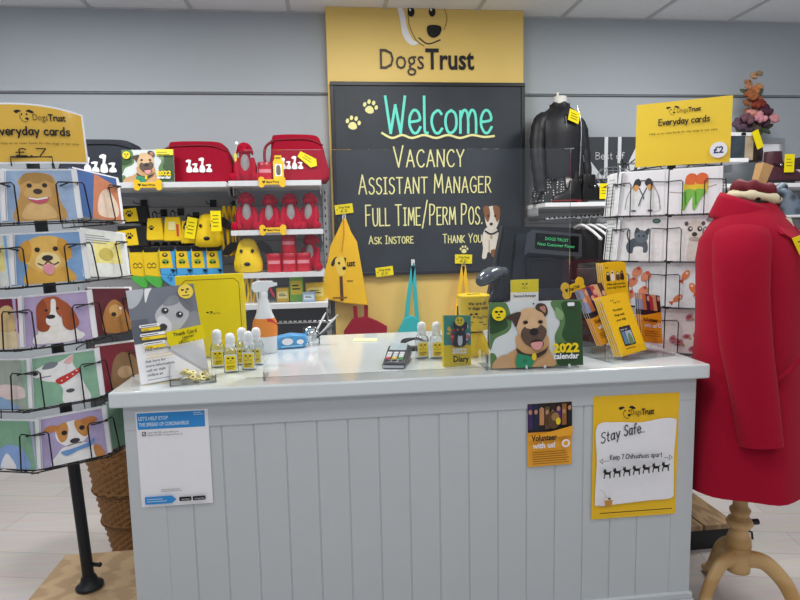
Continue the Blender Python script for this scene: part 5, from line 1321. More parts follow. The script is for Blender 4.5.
def print_dogs(A, cx, cz, s, m):
    for dx, k in ((-1.6, 1.0), (-.6, .7), (.5, 1.15), (1.6, .62)):
        x = cx + dx * s; h = s * 2.0 * k
        A.blob([(x - .42 * s, cz), (x - .4 * s, cz + .35 * h), (x - .16 * s, cz + .5 * h), (x + .16 * s, cz + .5 * h), (x + .4 * s, cz + .35 * h), (x + .42 * s, cz)], m)
        A.blob([(x - .16 * s, cz + .48 * h), (x - .1 * s, cz + .75 * h), (x - .45 * s, cz + .8 * h), (x - .5 * s, cz + .92 * h), (x - .05 * s, cz + 1.02 * h), (x + .35 * s, cz + .95 * h), (x + .3 * s, cz + .78 * h), (x + .14 * s, cz + .48 * h)], m)
def cool_bag(px0, px1, py0, py1, y, m, label, dark, rz=0, slope=0, tagit=False, strap=True):
    a = P(px0, py1, y); c = P(px1, py1, y); w = c.x - a.x; h = P(px0, py0, y).z - a.z
    z = ZA if px1 < 235 else 1.733
    t = thing('cool_bag', label, 'bag', (a.x, y, z + .001), (0, 0, R(rz)))
    ol = [(p.x, p.y) for p in crom([(0, .0), (w, 0), (w * 1.0, h * .55), (w * .93, h * .82), (w * .84, h * .97), (w * .5, h * 1.0), (w * .12, h * .99), (w * .03, h * .93), (0, h * .6)], True, 4)]
    ol = [(x, max(0, q)) for x, q in ol]
    b = MB(); puffy(b, ol, .20, m, .02, y0=.2); b.build('bag_body', t)
    b = MB(); b.tube(crom([(.005, -.0015, h * .86), (w * .3, -.004, h * .885), (w * .7, -.004, h * .88), (w * .97, -.0015, h * .76)], False, 6), .004, dark, 6); b.build('zip', t)
    if strap:
        b = MB(); b.tube(crom([(.02, -.004, h * .86), (-.03, -.01, h * .7), (-.03, -.012, h * .35), (.012, -.005, h * .25)], False, 6), .008, dark, 8); b.build('strap', t)
    b = MB(); A = Art(b, -.003); print_dogs(A, w * (.5 if not tagit else .38), h * .27, w * .1, PAPER); b.build('dog_print', t)
    if tagit:
        b = MB(); b.T = Matrix.Translation((w * .52, -.012, h * .58)) @ Matrix.Rotation(R(34), 4, 'Y'); b.prism([(0, -.018), (.10, -.03), (.125, 0), (.10, .03), (0, .018)], -.001, .001, YELT); A = Art(b, -.0012); A.lines(.03, .008, .06, 2, .014, .004, M('#8a8620', .5)); q = b.build('price_tag', t); q['label'] = 'yellow price tag'
NAVY = M('#2b303b', .7, noise=.1, scale=60, bump=.1); CRIM = M('#98102a', .75, noise=.1, scale=60, bump=.1, name='crimson_canvas', spec=.12)
cool_bag(62, 141, 139, 185, 1.86, NAVY, 'navy cool bag with white dog print on the top shelf', M('#1d212a', .6))
cool_bag(169, 231, 140, 183, 1.86, CRIM, 'crimson cool bag with white dog print, left one on the top shelf', M('#7d0f20', .6))
cool_bag(272, 326, 135, 183, 1.84, CRIM, 'crimson cool bag with a yellow price tag beside the amber panel', M('#7d0f20', .6), tagit=True)
def shelf_calendar():
    a = P(123, 186, 1.80); c = P(175, 186, 1.80); w = c.x - a.x; h = w * .66
    b = MB(); b.box((0, -.003, 0), (w, 0, h), PAPER); A = Art(b, -.0032); A.clip = (0, 0, w, h); calendar_art(A, w, h)
    A.rect(w * .66, h * .82, w, h * 1.0, M('#e9e23a', .4)); A.lines(w * .69, h * .9, w * .25, 2, .012, .003, BLK)
    o = b.build('wall_calendar'); o.location = (a.x, 1.80, ZA + .002); o.rotation_euler = (R(-6), 0, 0); tag(o, 'dog portrait calendar with yellow corner label on the top shelf', 'calendar')
shelf_calendar()
bone_sign(148, 185, 1.745, .155, .062, 'yellow bone sign on the shelf edge below the calendar', 'Best Price')
bone_sign(272, 182, 1.745, .155, .062, 'yellow bone sign on the shelf edge below the red tin', 'Best Price')
bone_sign(273, 230, 1.745, .155, .062, 'yellow bone sign on the shelf edge below the four red toys', 'Best Price')

# ---------------------------------------------------------------- red soft toys
PL = M('#a81430', .95, noise=.12, scale=120, bump=.2, name='red_plush', spec=.1); PG = M('#8f8a8c', .95, noise=.15, scale=120, bump=.2, name='grey_plush')
def red_toy():
    t = thing('soft_toy', 'x', 'soft toy')
    b = MB(); b.ell((0, 0, .10), .058, .05, .10, PL, 18, 12)
    b.ell((0, -.005, .075), .07, .055, .075, PL, 18, 12)
    b.ell((0, -.01, .232), .052, .048, .047, PL, 18, 12); b.ell((0, 0, .19), .04, .04, .04, PL)
    for s in (-1, 1):
        b.tube([(s * .045, -.005, .165), (s * .062, -.03, .10), (s * .06, -.05, .04)], [.022, .021, .019], PL, 12); b.ell((s * .06, -.052, .03), .022, .024, .022, PL)
        b.tube([(s * .05, -.005, .035), (s * .078, -.05, .03), (s * .085, -.075, .03)], [.032, .028, .026], PL, 12); b.ell((s * .086, -.082, .032), .026, .022, .028, PL)
    b.build('body', t)
    b = MB(); b.ell((0, -.031, .115), .033, .032, .085, PG, 16, 10); b.build('grey_belly', t)
    b = MB(); b.ell((0, -.048, .218), .028, .022, .02, PL, 14, 8); b.build('muzzle', t)
    for s in (-1, 1):
        b = MB(); b.ell((s * .05, .004, .222), .010, .018, .03, PL, 12, 8, rot=(0, s * -.2, 0)); b.build('ear', t)
        b = MB(); b.ell((s * .02, -.054, .243), .005, .004, .006, BLK, 8, 6); b.build('eye', t)
    return t
rt = red_toy(); TG = 'red soft toys on the wall shelves'
rsp = [(246, 184, 1.733, 1.0, 8, 'red soft toy with grey belly on the top shelf beside the red tin'), (248, 233, 1.449, .98, 4, 'red soft toy, leftmost of the four in a row'), (271, 233, 1.449, .92, -8, 'red soft toy, second from left of the four in a row'), (291, 232, 1.449, .94, 10, 'red soft toy, third from left of the four in a row'), (311, 232, 1.449, .94, -22, 'red soft toy, rightmost of the four, by the steel upright'), (312, 273, 1.198, .98, -20, 'red soft toy right of the red tins below')]
for i, (px, py, z, s, a, lb) in enumerate(rsp):
    o = rt if i == 0 else dup(rt)
    o.location = (P(px, py, 1.88).x, 1.88, z + .001); o.rotation_euler = (0, 0, R(a)); o.scale = (s * .84, s * .84, s * .84); o['label'] = lb; o['group'] = TG
tg = MB(); tg.tube([(-.05, -.03, .25), (-.062, -.03, .20)], .0015, PAPER, 6); tg.ell((-.05, -.03, .27), .012, .004, .012, PAPER); tg.prism([(-.07, .10), (-.055, .10), (-.055, .2), (-.07, .2)], -.032, -.03, YELT); tg.T = Matrix.Identity(4); q = tg.build('swing_ticket', rt); q['label'] = 'white and yellow swing ticket'
def tin():
    t = thing('treat_tin', 'x', 'tin'); b = MB(); b.lathe([(.043, 0), (.045, .003), (.045, .085)], M('#c01c33', .35, noise=.04), 24); b.build('can', t)
    b = MB(); b.lathe([(.0465, .085), (.0465, .108), (.043, .112)], M('#a8152b', .3, noise=.04), 24); b.build('lid', t)
    b = MB(); b.add([((.0455) * math.sin(R(a)), -.0455 * math.cos(R(a)), z) for z in (.05, .07) for a in range(-50, 51, 10)], [(i, i + 1, 12 + i, 11 + i) for i in range(10)], M('#d98a96', .4)); b.build('label', t); return t
t0 = tin()
tsp = [(266, 183, 1.733, 0, 'red treat tin on the top shelf beside the red toy'), (275, 273, 1.198, 0, 'red treat tin, leftmost in the row beside the dog cap'), (290, 273, 1.198, 0, 'red treat tin, middle one in the row, under another tin'), (304, 273, 1.198, 0, 'red treat tin, rightmost in the row beside the red toy'), (290, 273, 1.198, .113, 'red treat tin stacked on top of the row')]
for i, (px, py, z, dz, lb) in enumerate(tsp):
    o = t0 if i == 0 else dup(t0); o.location = (P(px, py, 1.84).x, 1.84, z + dz + .001); o['label'] = lb; o['group'] = 'red treat tins'
def bottle_tag():
    t = thing('dog_toy_bottle', 'small yellow carded toy between the red tin and tagged red bag', 'toy', (P(279, 183, 1.81).x, 1.81, 1.734))
    b = MB(); ol = [(-.03, 0), (.03, 0), (.03, .11), (.02, .13), (.02, .15), (-.02, .15), (-.02, .13), (-.03, .11)]; b.prism(ol, -.004, 0, M('#efc824', .4)); b.build('card', t)
    b = MB(); A = Art(b, -.0045); A.rrect(-.02, .03, .02, .10, .006, PAPER); A.blob([(-.01, .04), (-.012, .08), (0, .095), (.012, .08), (.01, .04)], M('#6b655c', .5)); A.rect(-.015, .132, .015, .138, BLK); b.build('print', t)
bottle_tag()
# ---------------------------------------------------------------- yellow dog cap / pouch heads
YP = M('#eecb1d', .8, noise=.08, scale=90, bump=.1, name='yellow_fabric')
def dog_head(name, label, cat, x, y, z, s, strap=False):
    t = thing(name, label, cat, (x, y, z)); t.scale = (s, s, s)
    b = MB(); b.loft([[V3((rx * math.cos(2 * PI * j / 24), ry * math.sin(2 * PI * j / 24), zz)) for j in range(24)] for zz, rx, ry in ((0, .055, .03), (.012, .085, .055), (.06, .088, .06), (.12, .074, .055), (.17, .06, .045), (.20, .042, .03), (.21, .02, .015))], YP); b.build('head', t)
    for sx in (-1, 1):
        b = MB(); b.ell((sx * .034, -.053, .135), .010, .006, .012, BLK, 10, 6); b.build('eye', t)
        b = MB(); q = [(.055, .18), (.09, .19), (.135, .16), (.15, .12), (.12, .11), (.08, .14)]; b.prism([(sx * p.x, p.y) for p in crom(q, True, 4)], -.012, .008, BLK); b.build('ear', t)
    b = MB(); b.ell((0, -.057, .055), .02, .009, .013, BLK, 14, 8); b.build('nose', t)
    return t
dog_head('dog_face_hat', 'yellow dog face hat with black ears on the shelf by the red tins', 'hat', P(249, 273, 1.85).x, 1.85, 1.199, .97)
# ---------------------------------------------------------------- hooks with hanging stock
def hook_at(px, py, label, y=1.98):
    p = P(px, py, y); t = thing('display_hook', label, 'hook', p, group='display hooks in the slatted panel'); L = YB - .025 - y
    b = MB(); b.tube([(0, L, 0), (0, .0, 0), (0, -.012, .012)], .003, WIRE, 6); b.build('prong', t)
    b = MB(); b.box((-.02, L - .004, -.015), (.02, L, .03), WIRE); b.build('backplate', t); return p
def pouch(px, py, w, h, y, label, paw=True):
    p = P(px, py, y); t = thing('zip_pouch', label, 'pouch', p, group='yellow pouches on the hooks')
    b = MB(); puffy(b, [(-w * .36, 0), (w * .36, 0), (w * .5, -h * .95), (w * .44, -h), (-w * .44, -h), (-w * .5, -h * .95)], .05, YP, .012, y0=.02); b.build('pouch_body', t)
    b = MB(); b.tube([(-.01, .0, 0), (-.012, 0, .03), (0, 0, .042), (.012, 0, .03), (.01, 0, 0)], .0035, WIRE, 6); b.build('carabiner', t)
    b = MB(); A = Art(b, -.0312); 
    if paw: A.paw(-w * .16, -h * .45, w * .16, BLK)
    else: A.rrect(-w * .2, -h * .55, w * .16, -h * .2, .005, M('#efe6a0', .5)); A.rect(w * .2, -h * .8, w * .32, -h * .3, M('#d84a3a', .5))
    b.build('print', t)
def price_card(px, py, y, w, h, label, rot=0, grp='yellow handwritten tags', cord=True, name='price_card', parent=None):
    b = MB(); b.box((-w / 2, -.001, -h / 2), (w / 2, .001, h / 2), YELT); A = Art(b, -.0012); A.ell(-w * .38, 0, .004, .004, BLK, 0, 8)
    if h > w: A.lines(-w * .32, h * .25, w * .62, 4, h * .17, h * .035, M('#6a6510', .5), int(px))
    else: A.hand('Dog bag', -w * .28, h * .12, h * .2, h * .04, M('#6a6510', .5), fit=w * .6); A.hand('\u00a32.50', -w * .2, -h * .3, h * .24, h * .04, M('#6a6510', .5), fit=w * .45)
    o = b.build(name); o.location = P(px, py, y); o.rotation_euler = (0, R(rot), 0); tag(o, label, 'tag', grp); return o
for px, py, w, h, lb, pw in ((155, 217, .105, .135, 'yellow zip pouch with a black paw print on a hook', True), (173, 216, .115, .145, 'yellow zip pouch with a pale label, beside the paw print pouch', False), (189, 220, .10, .135, 'yellow zip pouch partly behind a tag, left of the hanging dog face', False)):
    hook_at(px, py - 4, 'black display hook holding the ' + lb.split(' on a hook')[0].split(',')[0]); pouch(px, py + 1, w, h, 1.95, lb, pw)
price_card(191, 228, 1.89, .06, .125, 'upright yellow tag hanging left of the dog face bag', 12)
hook_at(207, 203, 'black display hook holding the yellow dog face bag')
dog_head('dog_face_bag', 'yellow dog face bag with black ears hanging on a hook', 'bag', P(209, 247, 1.93).x, 1.93, P(209, 247, 1.93).z, .95)
price_card(216, 221, 1.84, .06, .12, 'upright yellow tag hanging over the dog face bag', 0)
# lanyards and leads
for i, px in enumerate((224, 229, 234, 239)):
    p = P(px, 206, 1.96 + .01 * i)
    b = MB(); b.tube(crom([(0, 0, 0), (-.018, -.004, -.12), (-.014, -.004, -.26), (0, -.01, -.30), (.014, -.004, -.26), (.018, -.004, -.12), (0, 0, 0)], False, 5), .008, (YP, M('#d9a81c', .8, noise=.2, scale=60), YP, M('#b98a1f', .8))[i], 8)
    o = b.build('dog_lead'); o.location = p; tag(o, ('bright yellow dog lead looped nearest the dog face bag', 'golden dog lead, second from the dog face bag', 'bright yellow dog lead, third from the dog face bag', 'darker golden dog lead beside the red toy shelf')[i], 'lead', 'dog leads by the shelf end')
hook_at(231, 204, 'black display hook holding the looped dog leads', 2.0)
# black and yellow packed coats on the left
for i, (py, h, lb) in enumerate(((206, .10, 'black and yellow folded pack at the left, upper one'), (226, .125, 'black and yellow folded pack at the left, lower one'))):
    p = P(134, py, 1.95); t = thing('folded_dog_coat', lb, 'dog coat', p, group='folded packs by the spinner')
    b = MB(); puffy(b, [(-.09, 0), (.08, .0), (.09, -h), (-.08, -h * 1.05)], .05, M('#1c1c20', .8, noise=.1), .014, y0=.02); b.build('fabric', t)
    b = MB(); A = Art(b, -.0312); A.poly([(-.085, -h * .95), (-.095, -h * .25), (.02, -h * .12), (.03, -h * .9)], YP); A.paw(-.02, -h * .5, .022, BLK); b.build('wrapper', t)
    hook_at(134, py - 3, 'black display hook holding the %s black and yellow pack' % ('upper', 'lower')[i])
# socks
def sock(kind):
    t = thing('sock_pair', 'x', 'socks'); yl = M('#e8c522', .8, noise=.1, scale=80, bump=.1); gr = M('#4faf4a', .8, noise=.1, scale=80); bl = M('#4aa3dc', .8, noise=.1, scale=80)
    top, toe = (yl, gr) if kind == 'green' else (bl, bl)
    ol = [(-.045, 0), (.045, 0), (.047, -.13), (.052, -.17), (.06, -.2), (.045, -.235), (.01, -.225), (-.035, -.185), (-.046, -.15)]
    b = MB(); puffy(b, ol[:4] + [(.05, -.168), (-.044, -.152)], .026, top, .008, y0=.01); b.build('leg', t)
    b = MB(); puffy(b, [(-.046, -.150)] + [(.053, -.166)] + ol[4:8], .027, toe, .009, y0=.0105); b.build('foot', t)
    b = MB(); b.box((-.04, -.02, -.012), (.04, .014, .02), WIRE, .003); b.build('sock_hanger', t)
    b = MB(); A = Art(b, -.0165)
    if kind == 'green':
        A.stroke([(-.025, -.09), (-.012, -.078), (0, -.09), (.012, -.078), (.025, -.09)], .004, BLK, True); A.stroke([(-.025, -.1), (-.01, -.108), (0, -.1), (.012, -.108), (.025, -.1)], .004, BLK, True)
    else:
        A.poly([(-.044, -.005), (.018, -.005), (.03, -.115), (-.045, -.115)], yl); A.ell(-.012, -.035, .016, .013, M('#3a332a', .7)); A.ell(-.012, -.032, .007, .006, yl); A.ell(-.012, -.075, .02, .016, M('#7da03a', .7)); A.ell(-.02, -.08, .007, .006, BLK); A.ell(.0, -.08, .007, .006, BLK)
        rr = random.Random(2)
        for k in range(9): A.ell(rr.uniform(-.03, .04), rr.uniform(-.2, -.125), .006, .005, M('#245f8e', .7), 0, 8)
        A.ell(.03, -.13, .01, .008, BLK)
    b.build('print', t); return t
sg = sock('green'); sb = sock('blue')
for i, (px, kd, lb) in enumerate(((137, 'g', 'yellow socks with green toes, left pair'), (151, 'g', 'yellow socks with green toes, right pair'), (167, 'b', 'blue and yellow patterned socks next to the green toed pair'), (183.5, 'b', 'blue and yellow patterned socks, second pair from the green toed ones'), (199, 'b', 'blue and yellow patterned socks, third pair from the green toed ones'), (214, 'b', 'blue and yellow patterned socks, pair furthest from the spinner'))):
    src = sg if kd == 'g' else sb
    o = src if i in (0, 2) else dup(src)
    o.location = P(px, 250 - (i > 1), 1.95) ; o.rotation_euler = (0, 0, R(8)); o['label'] = lb; o['group'] = 'socks on the lower hooks'
b = MB(); a = P(128, 246, 1.985); c = P(226, 244, 1.985); b.tube([tuple(a), tuple(c)], .005, WIRE, 8)
for k in range(12): q = a.lerp(c, (k + .5) / 12); b.ell(tuple(q + V3((0, -.006, .008))), .018, .009, .013, WIRE, 8, 5)
for u in (.05, .95): q = a.lerp(c, u); b.tube([tuple(q), (q.x, YB - .024, q.z)], .004, WIRE, 6)
tag(b.build('hook_bar'), 'black bar that the row of socks hangs from', 'bar')
# lowest shelf packs
def pack(px, w, h, d, col, label, y=1.86, band=None):
    t = thing('small_pack', label, 'pack', (P(px, 303, y).x, y, 1.0135)); b = MB(); b.box((-w / 2, 0, 0), (w / 2, d, h), M(col, .45, noise=.06), .003); b.build('carton', t)
    if band: b = MB(); A = Art(b, -.0004); A.rect(-w * .4, h * .25, w * .4, h * .75, M(band, .45)); A.lines(-w * .3, h * .55, w * .6, 2, h * .12, h * .05, BLK); b.build('print', t)
pack(283, .075, .085, .06, '#d8b43a', 'mustard small pack on the lowest shelf', band='#efe2a0')
pack(297, .085, .17, .06, '#79b04c', 'green pack on the lowest shelf, tallest of the packs', band='#d9c23a')
pack(309, .075, .06, .06, '#8fa2b8', 'blue grey small tin box in front of the yellow pack', y=1.81, band='#c3d0dd')
pack(316, .12, .11, .08, '#e2b92a', 'wide yellow pack at the right of the lowest shelf', band='#f0d878')
for i, px in enumerate((246, 252, 258, 263)):
    p = P(px, 277, 1.9); b = MB(); b.tube(crom([(0, 0, 0), (-.012, 0, -.08), (0, -.004, -.165), (.012, 0, -.08), (0, 0, 0)], False, 5), .007, (YP, M('#d9b14a', .7), M('#e6e2d0', .7), M('#a62a36', .7))[i], 8)
    o = b.build('dog_collar'); o.location = p; tag(o, ('yellow dog collar hanging under the dog cap shelf', 'tan dog collar hanging under the dog cap shelf', 'cream dog collar hanging under the dog cap shelf', 'dark red dog collar hanging under the dog cap shelf')[i], 'collar', 'dog collars under the cap shelf')
# ================================================================ bags hung in front of the amber panel
def strap_bag(name, label, apex, outline, m, y=2.045, straps=(), depth=.04, hook_label=''):
    p = P(apex[0], apex[1], y); t = thing(name, label, 'bag', p)
    def q(px, py): k = P(px, py, y); return (k.x - p.x, k.z - p.z)
    b = MB(); puffy(b, [q(*o) for o in outline], depth, m, .010, y0=.012); b.build('bag_body', t)
    for s in straps:
        b = MB(); pts = [q(*k) for k in s]; L = []; 
        for i, (x, z) in enumerate(pts):
            L.append([V3((x - .013, -.008, z)), V3((x + .013, -.008, z)), V3((x + .013, -.004, z)), V3((x - .013, -.004, z))])
        b.loft(L, m, True, False); b.build('handle', t)
    return t, q
YB_ = M('#f6c31a', .75, noise=.06, scale=50, bump=.12, name='golden_canvas')
t, q = strap_bag('tote_bag', 'golden yellow tote bag with a dog face print hanging on the panel', (344, 218), [(318, 296), (327, 262), (330, 246), (337, 232), (343, 219), (346, 219), (351, 232), (357, 242), (361, 265), (368, 305), (345, 303), (322, 298)], YB_)
b = MB(); b.tube(crom([(q(343.5, 219)[0], -.034, q(343.5, 219)[1]), (q(344, 232)[0], -.037, q(344, 232)[1]), (q(342, 250)[0], -.036, q(342, 250)[1])], False, 4), .004, M('#d99c0e', .75), 6); b.build('fold', t)
b = MB(); A = Art(b, -.0288)
def s_(px, py): return q(px, py)
A.blob([s_(331, 264), s_(334, 258), s_(337, 257), s_(335, 263), s_(333, 266)], BLK); A.blob([s_(343, 258), s_(346, 258), s_(345, 263), s_(343, 262)], BLK)
A.blob([s_(336, 258), s_(343, 257), s_(345, 264), s_(345, 272), s_(341, 276), s_(337, 272), s_(335, 264)], M('#f6d558', .6)); A.ell(*s_(339, 263), .008, .009, BLK); A.ell(*s_(344, 268), .012, .012, BLK)
x0, z0 = s_(347, 266); x1, z1 = s_(355, 263); A.text('ust', x0, z0, .04, BLK, fit=x1 - x0, bold=.03)
A.stroke([s_(341, 277), s_(342, 299)], .02, M('#5a3410', .6)); A.lines(*s_(333, 298), .12, 1, 1, .008, M('#8a5a10', .6)); A.lines(*s_(347, 281), .05, 1, 1, .006, M('#8a5a10', .6))
b.build('print', t)
t, q = strap_bag('tote_bag', 'crimson tote bag hanging low on the panel under the yellow tote', (355, 306), [(344, 331), (352, 319), (366, 316), (378, 321), (387, 326), (386, 345), (344, 348)], CRIM, y=2.05, straps=([(356, 320), (355, 306)], [(366, 318), (366, 304)]))
t, q = strap_bag('tote_bag', 'turquoise tote bag hanging by long handles on the panel', (413, 264), [(398, 331), (404, 318), (411, 315), (418, 319), (424, 325), (424, 350), (396, 350)], M('#2fb3b8', .75, noise=.1, scale=50, bump=.1), y=2.05, straps=([(406, 320), (409, 292), (413, 266)], [(417, 320), (415, 292), (413, 265)]))
t, q = strap_bag('tote_bag', 'yellow bag with black band hanging behind the collection tub', (463, 264), [(456, 304), (470, 302), (478, 330), (452, 332)], YB_, y=2.05, straps=([(457, 306), (460, 285), (463, 266)], [(468, 304), (466, 285), (463.5, 265)]))
b = MB(); A = Art(b, -.0292); x, z = q(456, 304); A.rect(x, z - .09, x + .075, z - .01, BLK); b.build('black_band', t)
def wall_hook(px, py, lb):
    p = P(px, py, YB - .13); t = thing('wall_hook', lb, 'hook', (p.x, YB - .129, p.z), group='small clear hooks on the chalkboard panel'); b = MB(); b.box((-.012, -.003, -.02), (.012, 0, .03), M('#d8dce0', .3), .001); b.build('pad', t)
    b = MB(); b.tube(crom([(0, -.003, -.008), (0, -.03, -.012), (0, -.035, .008)], False, 4), .004, CHROME, 6); b.build('prong', t)
wall_hook(344, 217, 'small clear hook holding the golden yellow tote'); wall_hook(413, 264, 'small clear hook holding the turquoise tote'); wall_hook(463, 263, 'small clear hook holding the yellow bag with black band')
for px, py, lb in ((344, 209, 'yellow handwritten tag above the golden tote bag'), (384.5, 271.5, 'yellow handwritten tag on the bottom edge of the chalkboard'), (463.5, 259, 'yellow handwritten tag above the yellow bag behind the tub')):
    price_card(px, py, YB - .14, .115, .06, lb, -6 if px < 460 else 2)

# ================================================================ right wall
shelf(1.945, 2.50, 1.583, 'white shelf carrying the leather jacket bust and black boots', ticket=False)
shelf(2.98, 3.28, 1.845, 'short white shelf carrying the clipped picture and flowers', ticket=False)
shelf(3.02, 4.05, 1.685, 'white shelf carrying the brown ankle boot beside the coat', ticket=False)
shelf(3.02, 4.05, 1.493, 'white shelf carrying the pink item behind the coat', ticket=False)
rail(P(545, 219, 1.84), P(640, 214, 1.84), 'chrome clothes rail under the leather jacket shelf', .011)
def jacket_bust():
    p = P(560, 203, 1.93); x = p.x
    t = thing('bust_form', 'white bust form wearing the leather jacket on the right shelf', 'bust', (x, 1.95, 1.584))
    wm = M('#dcdad2', .5); b = MB(); b.lathe([(.10, 0), (.11, .01), (.12, .2), (.10, .35), (.115, .46), (.09, .53), (.05, .57), (.043, .60), (.043, .672), (.03, .675)], wm, 24); b.build('torso', t)
    b = MB(); b.box((-.022, -.006, .674), (-.008, .006, .70), wm, .002); b.build('cap_pin', t)
    j = thing('leather_jacket', 'black leather biker jacket with silver zips on the white bust', 'jacket', (x, 1.95, 1.584), (0, 0, R(22)))
    lm = M('#191a20', .5, noise=.15, scale=30, bump=.25, name='black_leather')
    n = 40; rings = []
    for z, rx, ry in ((.155, .165, .125), (.2, .17, .128), (.3, .165, .122), (.42, .175, .13), (.5, .175, .125), (.545, .15, .105), (.58, .10, .085), (.60, .065, .065), (.628, .062, .062)):
        rings.append([V3((rx * math.cos(a), ry * math.sin(a), z + .006 * math.sin(6 * a))) for a in [2 * PI * k / n for k in range(n)]])
    b = MB(); b.loft(rings, lm, False); b.build('jacket_body', j)
    for s in (-1, 1):
        b = MB(); pts = crom([(s * .125, 0, .53), (s * .172, -.005, .49), (s * .195, -.01, .36), (s * .20, -.03, .2), (s * .195, -.05, .07)], False, 5); b.tube(pts, [.044 + .008 * math.sin(3.1 * i / 20) - .012 * i / 20 + .0025 * math.sin(i * 2.3) for i in range(len(pts))], lm, 16); b.build('sleeve', j)
    b = MB(); b.tube(crom([(.045, -.105, .60), (.055, -.130, .5), (.055, -.132, .36), (.05, -.126, .17)], False, 5), .004, CHROME, 6); b.build('front_zip', j)
    for pts in ([(-.07, -.117, .33), (.0, -.127, .335)], [(-.05, -.118, .45), (-.06, -.118, .53)], [(.10, -.106, .30), (.115, -.10, .26)]):
        b = MB(); b.tube(pts, .0045, CHROME, 6); b.build('pocket_zip', j)
    b = MB(); b.T = Matrix.Translation((-.01, -.142, .525)) @ Matrix.Rotation(R(14), 4, 'Y'); b.box((-.05, -.001, -.035), (.04, .001, .035), YELT); A = Art(b, -.0013); A.lines(-.035, .012, .06, 3, .015, .004, M('#6a6510', .5)); k = b.build('price_tag', j); k['label'] = 'yellow price tag'
    s = thing('spotted_skirt', 'black and white spotted skirt below the leather jacket', 'skirt', (x, 1.95, 1.584), (0, 0, R(10)))
    b = MB(); rings = []
    for z, rx, ry in ((.004, .185, .135), (.03, .18, .13), (.1, .165, .122), (.2, .15, .115)):
        rings.append([V3(((rx + .012 * math.sin(9 * a)) * math.cos(a), (ry + .012 * math.sin(9 * a)) * math.sin(a), z)) for a in [2 * PI * k / 72 for k in range(72)]])
    b.loft(rings, pattern_mat('spot_print', 'dots', '#dddddd', '#17171a', 62, ramp=(.22, .28)), False); b.build('skirt_fabric', s)
jacket_bust()
def boot(label, x, y, z, m, sole, rz, s=1.0, tagc=None, group=None):
    t = thing('ankle_boot', label, 'boot', (x, y, z), (0, 0, R(rz)), group); t.scale = (s, s, s)
    # toe towards local +X
    b = MB(); rings = []
    for zz, x0, x1, w in ((.022, -.07, .175, .036), (.05, -.072, .17, .038), (.075, -.07, .125, .036), (.1, -.066, .06, .035), (.13, -.062, .04, .035), (.17, -.062, .035, .036), (.18, -.06, .033, .034)):
        c = (x0 + x1) / 2; r = (x1 - x0) / 2; rings.append([V3((c + r * math.cos(a), w * math.sin(a), zz)) for a in [2 * PI * k / 28 for k in range(28)]])
    b.loft(rings, m, True); b.build('upper', t)
    b = MB(); ol = [(-.07 + .1225 * (1 + math.cos(a)), .038 * math.sin(a)) for a in [2 * PI * k / 28 for k in range(28)]]
    b.loft([[V3((u, v, .012)) for u, v in ol], [V3((u, v, .022)) for u, v in ol]], sole); b.build('sole', t)
    b = MB(); b.loft([[V3((-.045 + .026 * k * math.cos(a), .026 * k * math.sin(a), zz)) for a in [2 * PI * q / 20 for q in range(20)]] for zz, k in ((0, .8), (.012, 1.1), (.02, 1.1))], sole); b.build('heel', t)
    b = MB(); b.tube([(.03, -.036, .11), (.0, -.038, .1), (-.03, -.037, .11)], .006, sole, 8); b.ell((.01, -.042, .103), .008, .003, .008, CHROME, 10, 6); b.build('buckle_strap', t)
    if tagc: b = MB(); b.box((-.028, -.001, -.05), (.028, .001, .05), YELT); A = Art(b, -.0012); A.lines(-.018, .02, .036, 3, .018, .004, M('#8a8620', .5)); k = b.build('price_tag', t); k.location = tagc; k['label'] = 'yellow price tag'
bk = M('#141417', .35, noise=.1)
boot('black ankle boot with yellow price tag on the jacket shelf', P(590, 200, 1.83).x, 1.83, 1.585, bk, M('#0d0d0f', .5), 8, .95, (.07, -.045, .07), 'black boots on the jacket shelf')
boot('black ankle boot with red sole edge under the leather jacket', P(573, 200, 1.81).x, 1.81, 1.585, bk, M('#7a1f24', .5), 172, .75, None, 'black boots on the jacket shelf')
boot('dark brown ankle boot with yellow price tag on the right shelf', P(774, 180, 1.85).x, 1.85, 1.687, M('#4a2530', .4, noise=.12), M('#2a171c', .5), -5, 1.15, (.05, -.05, .11))
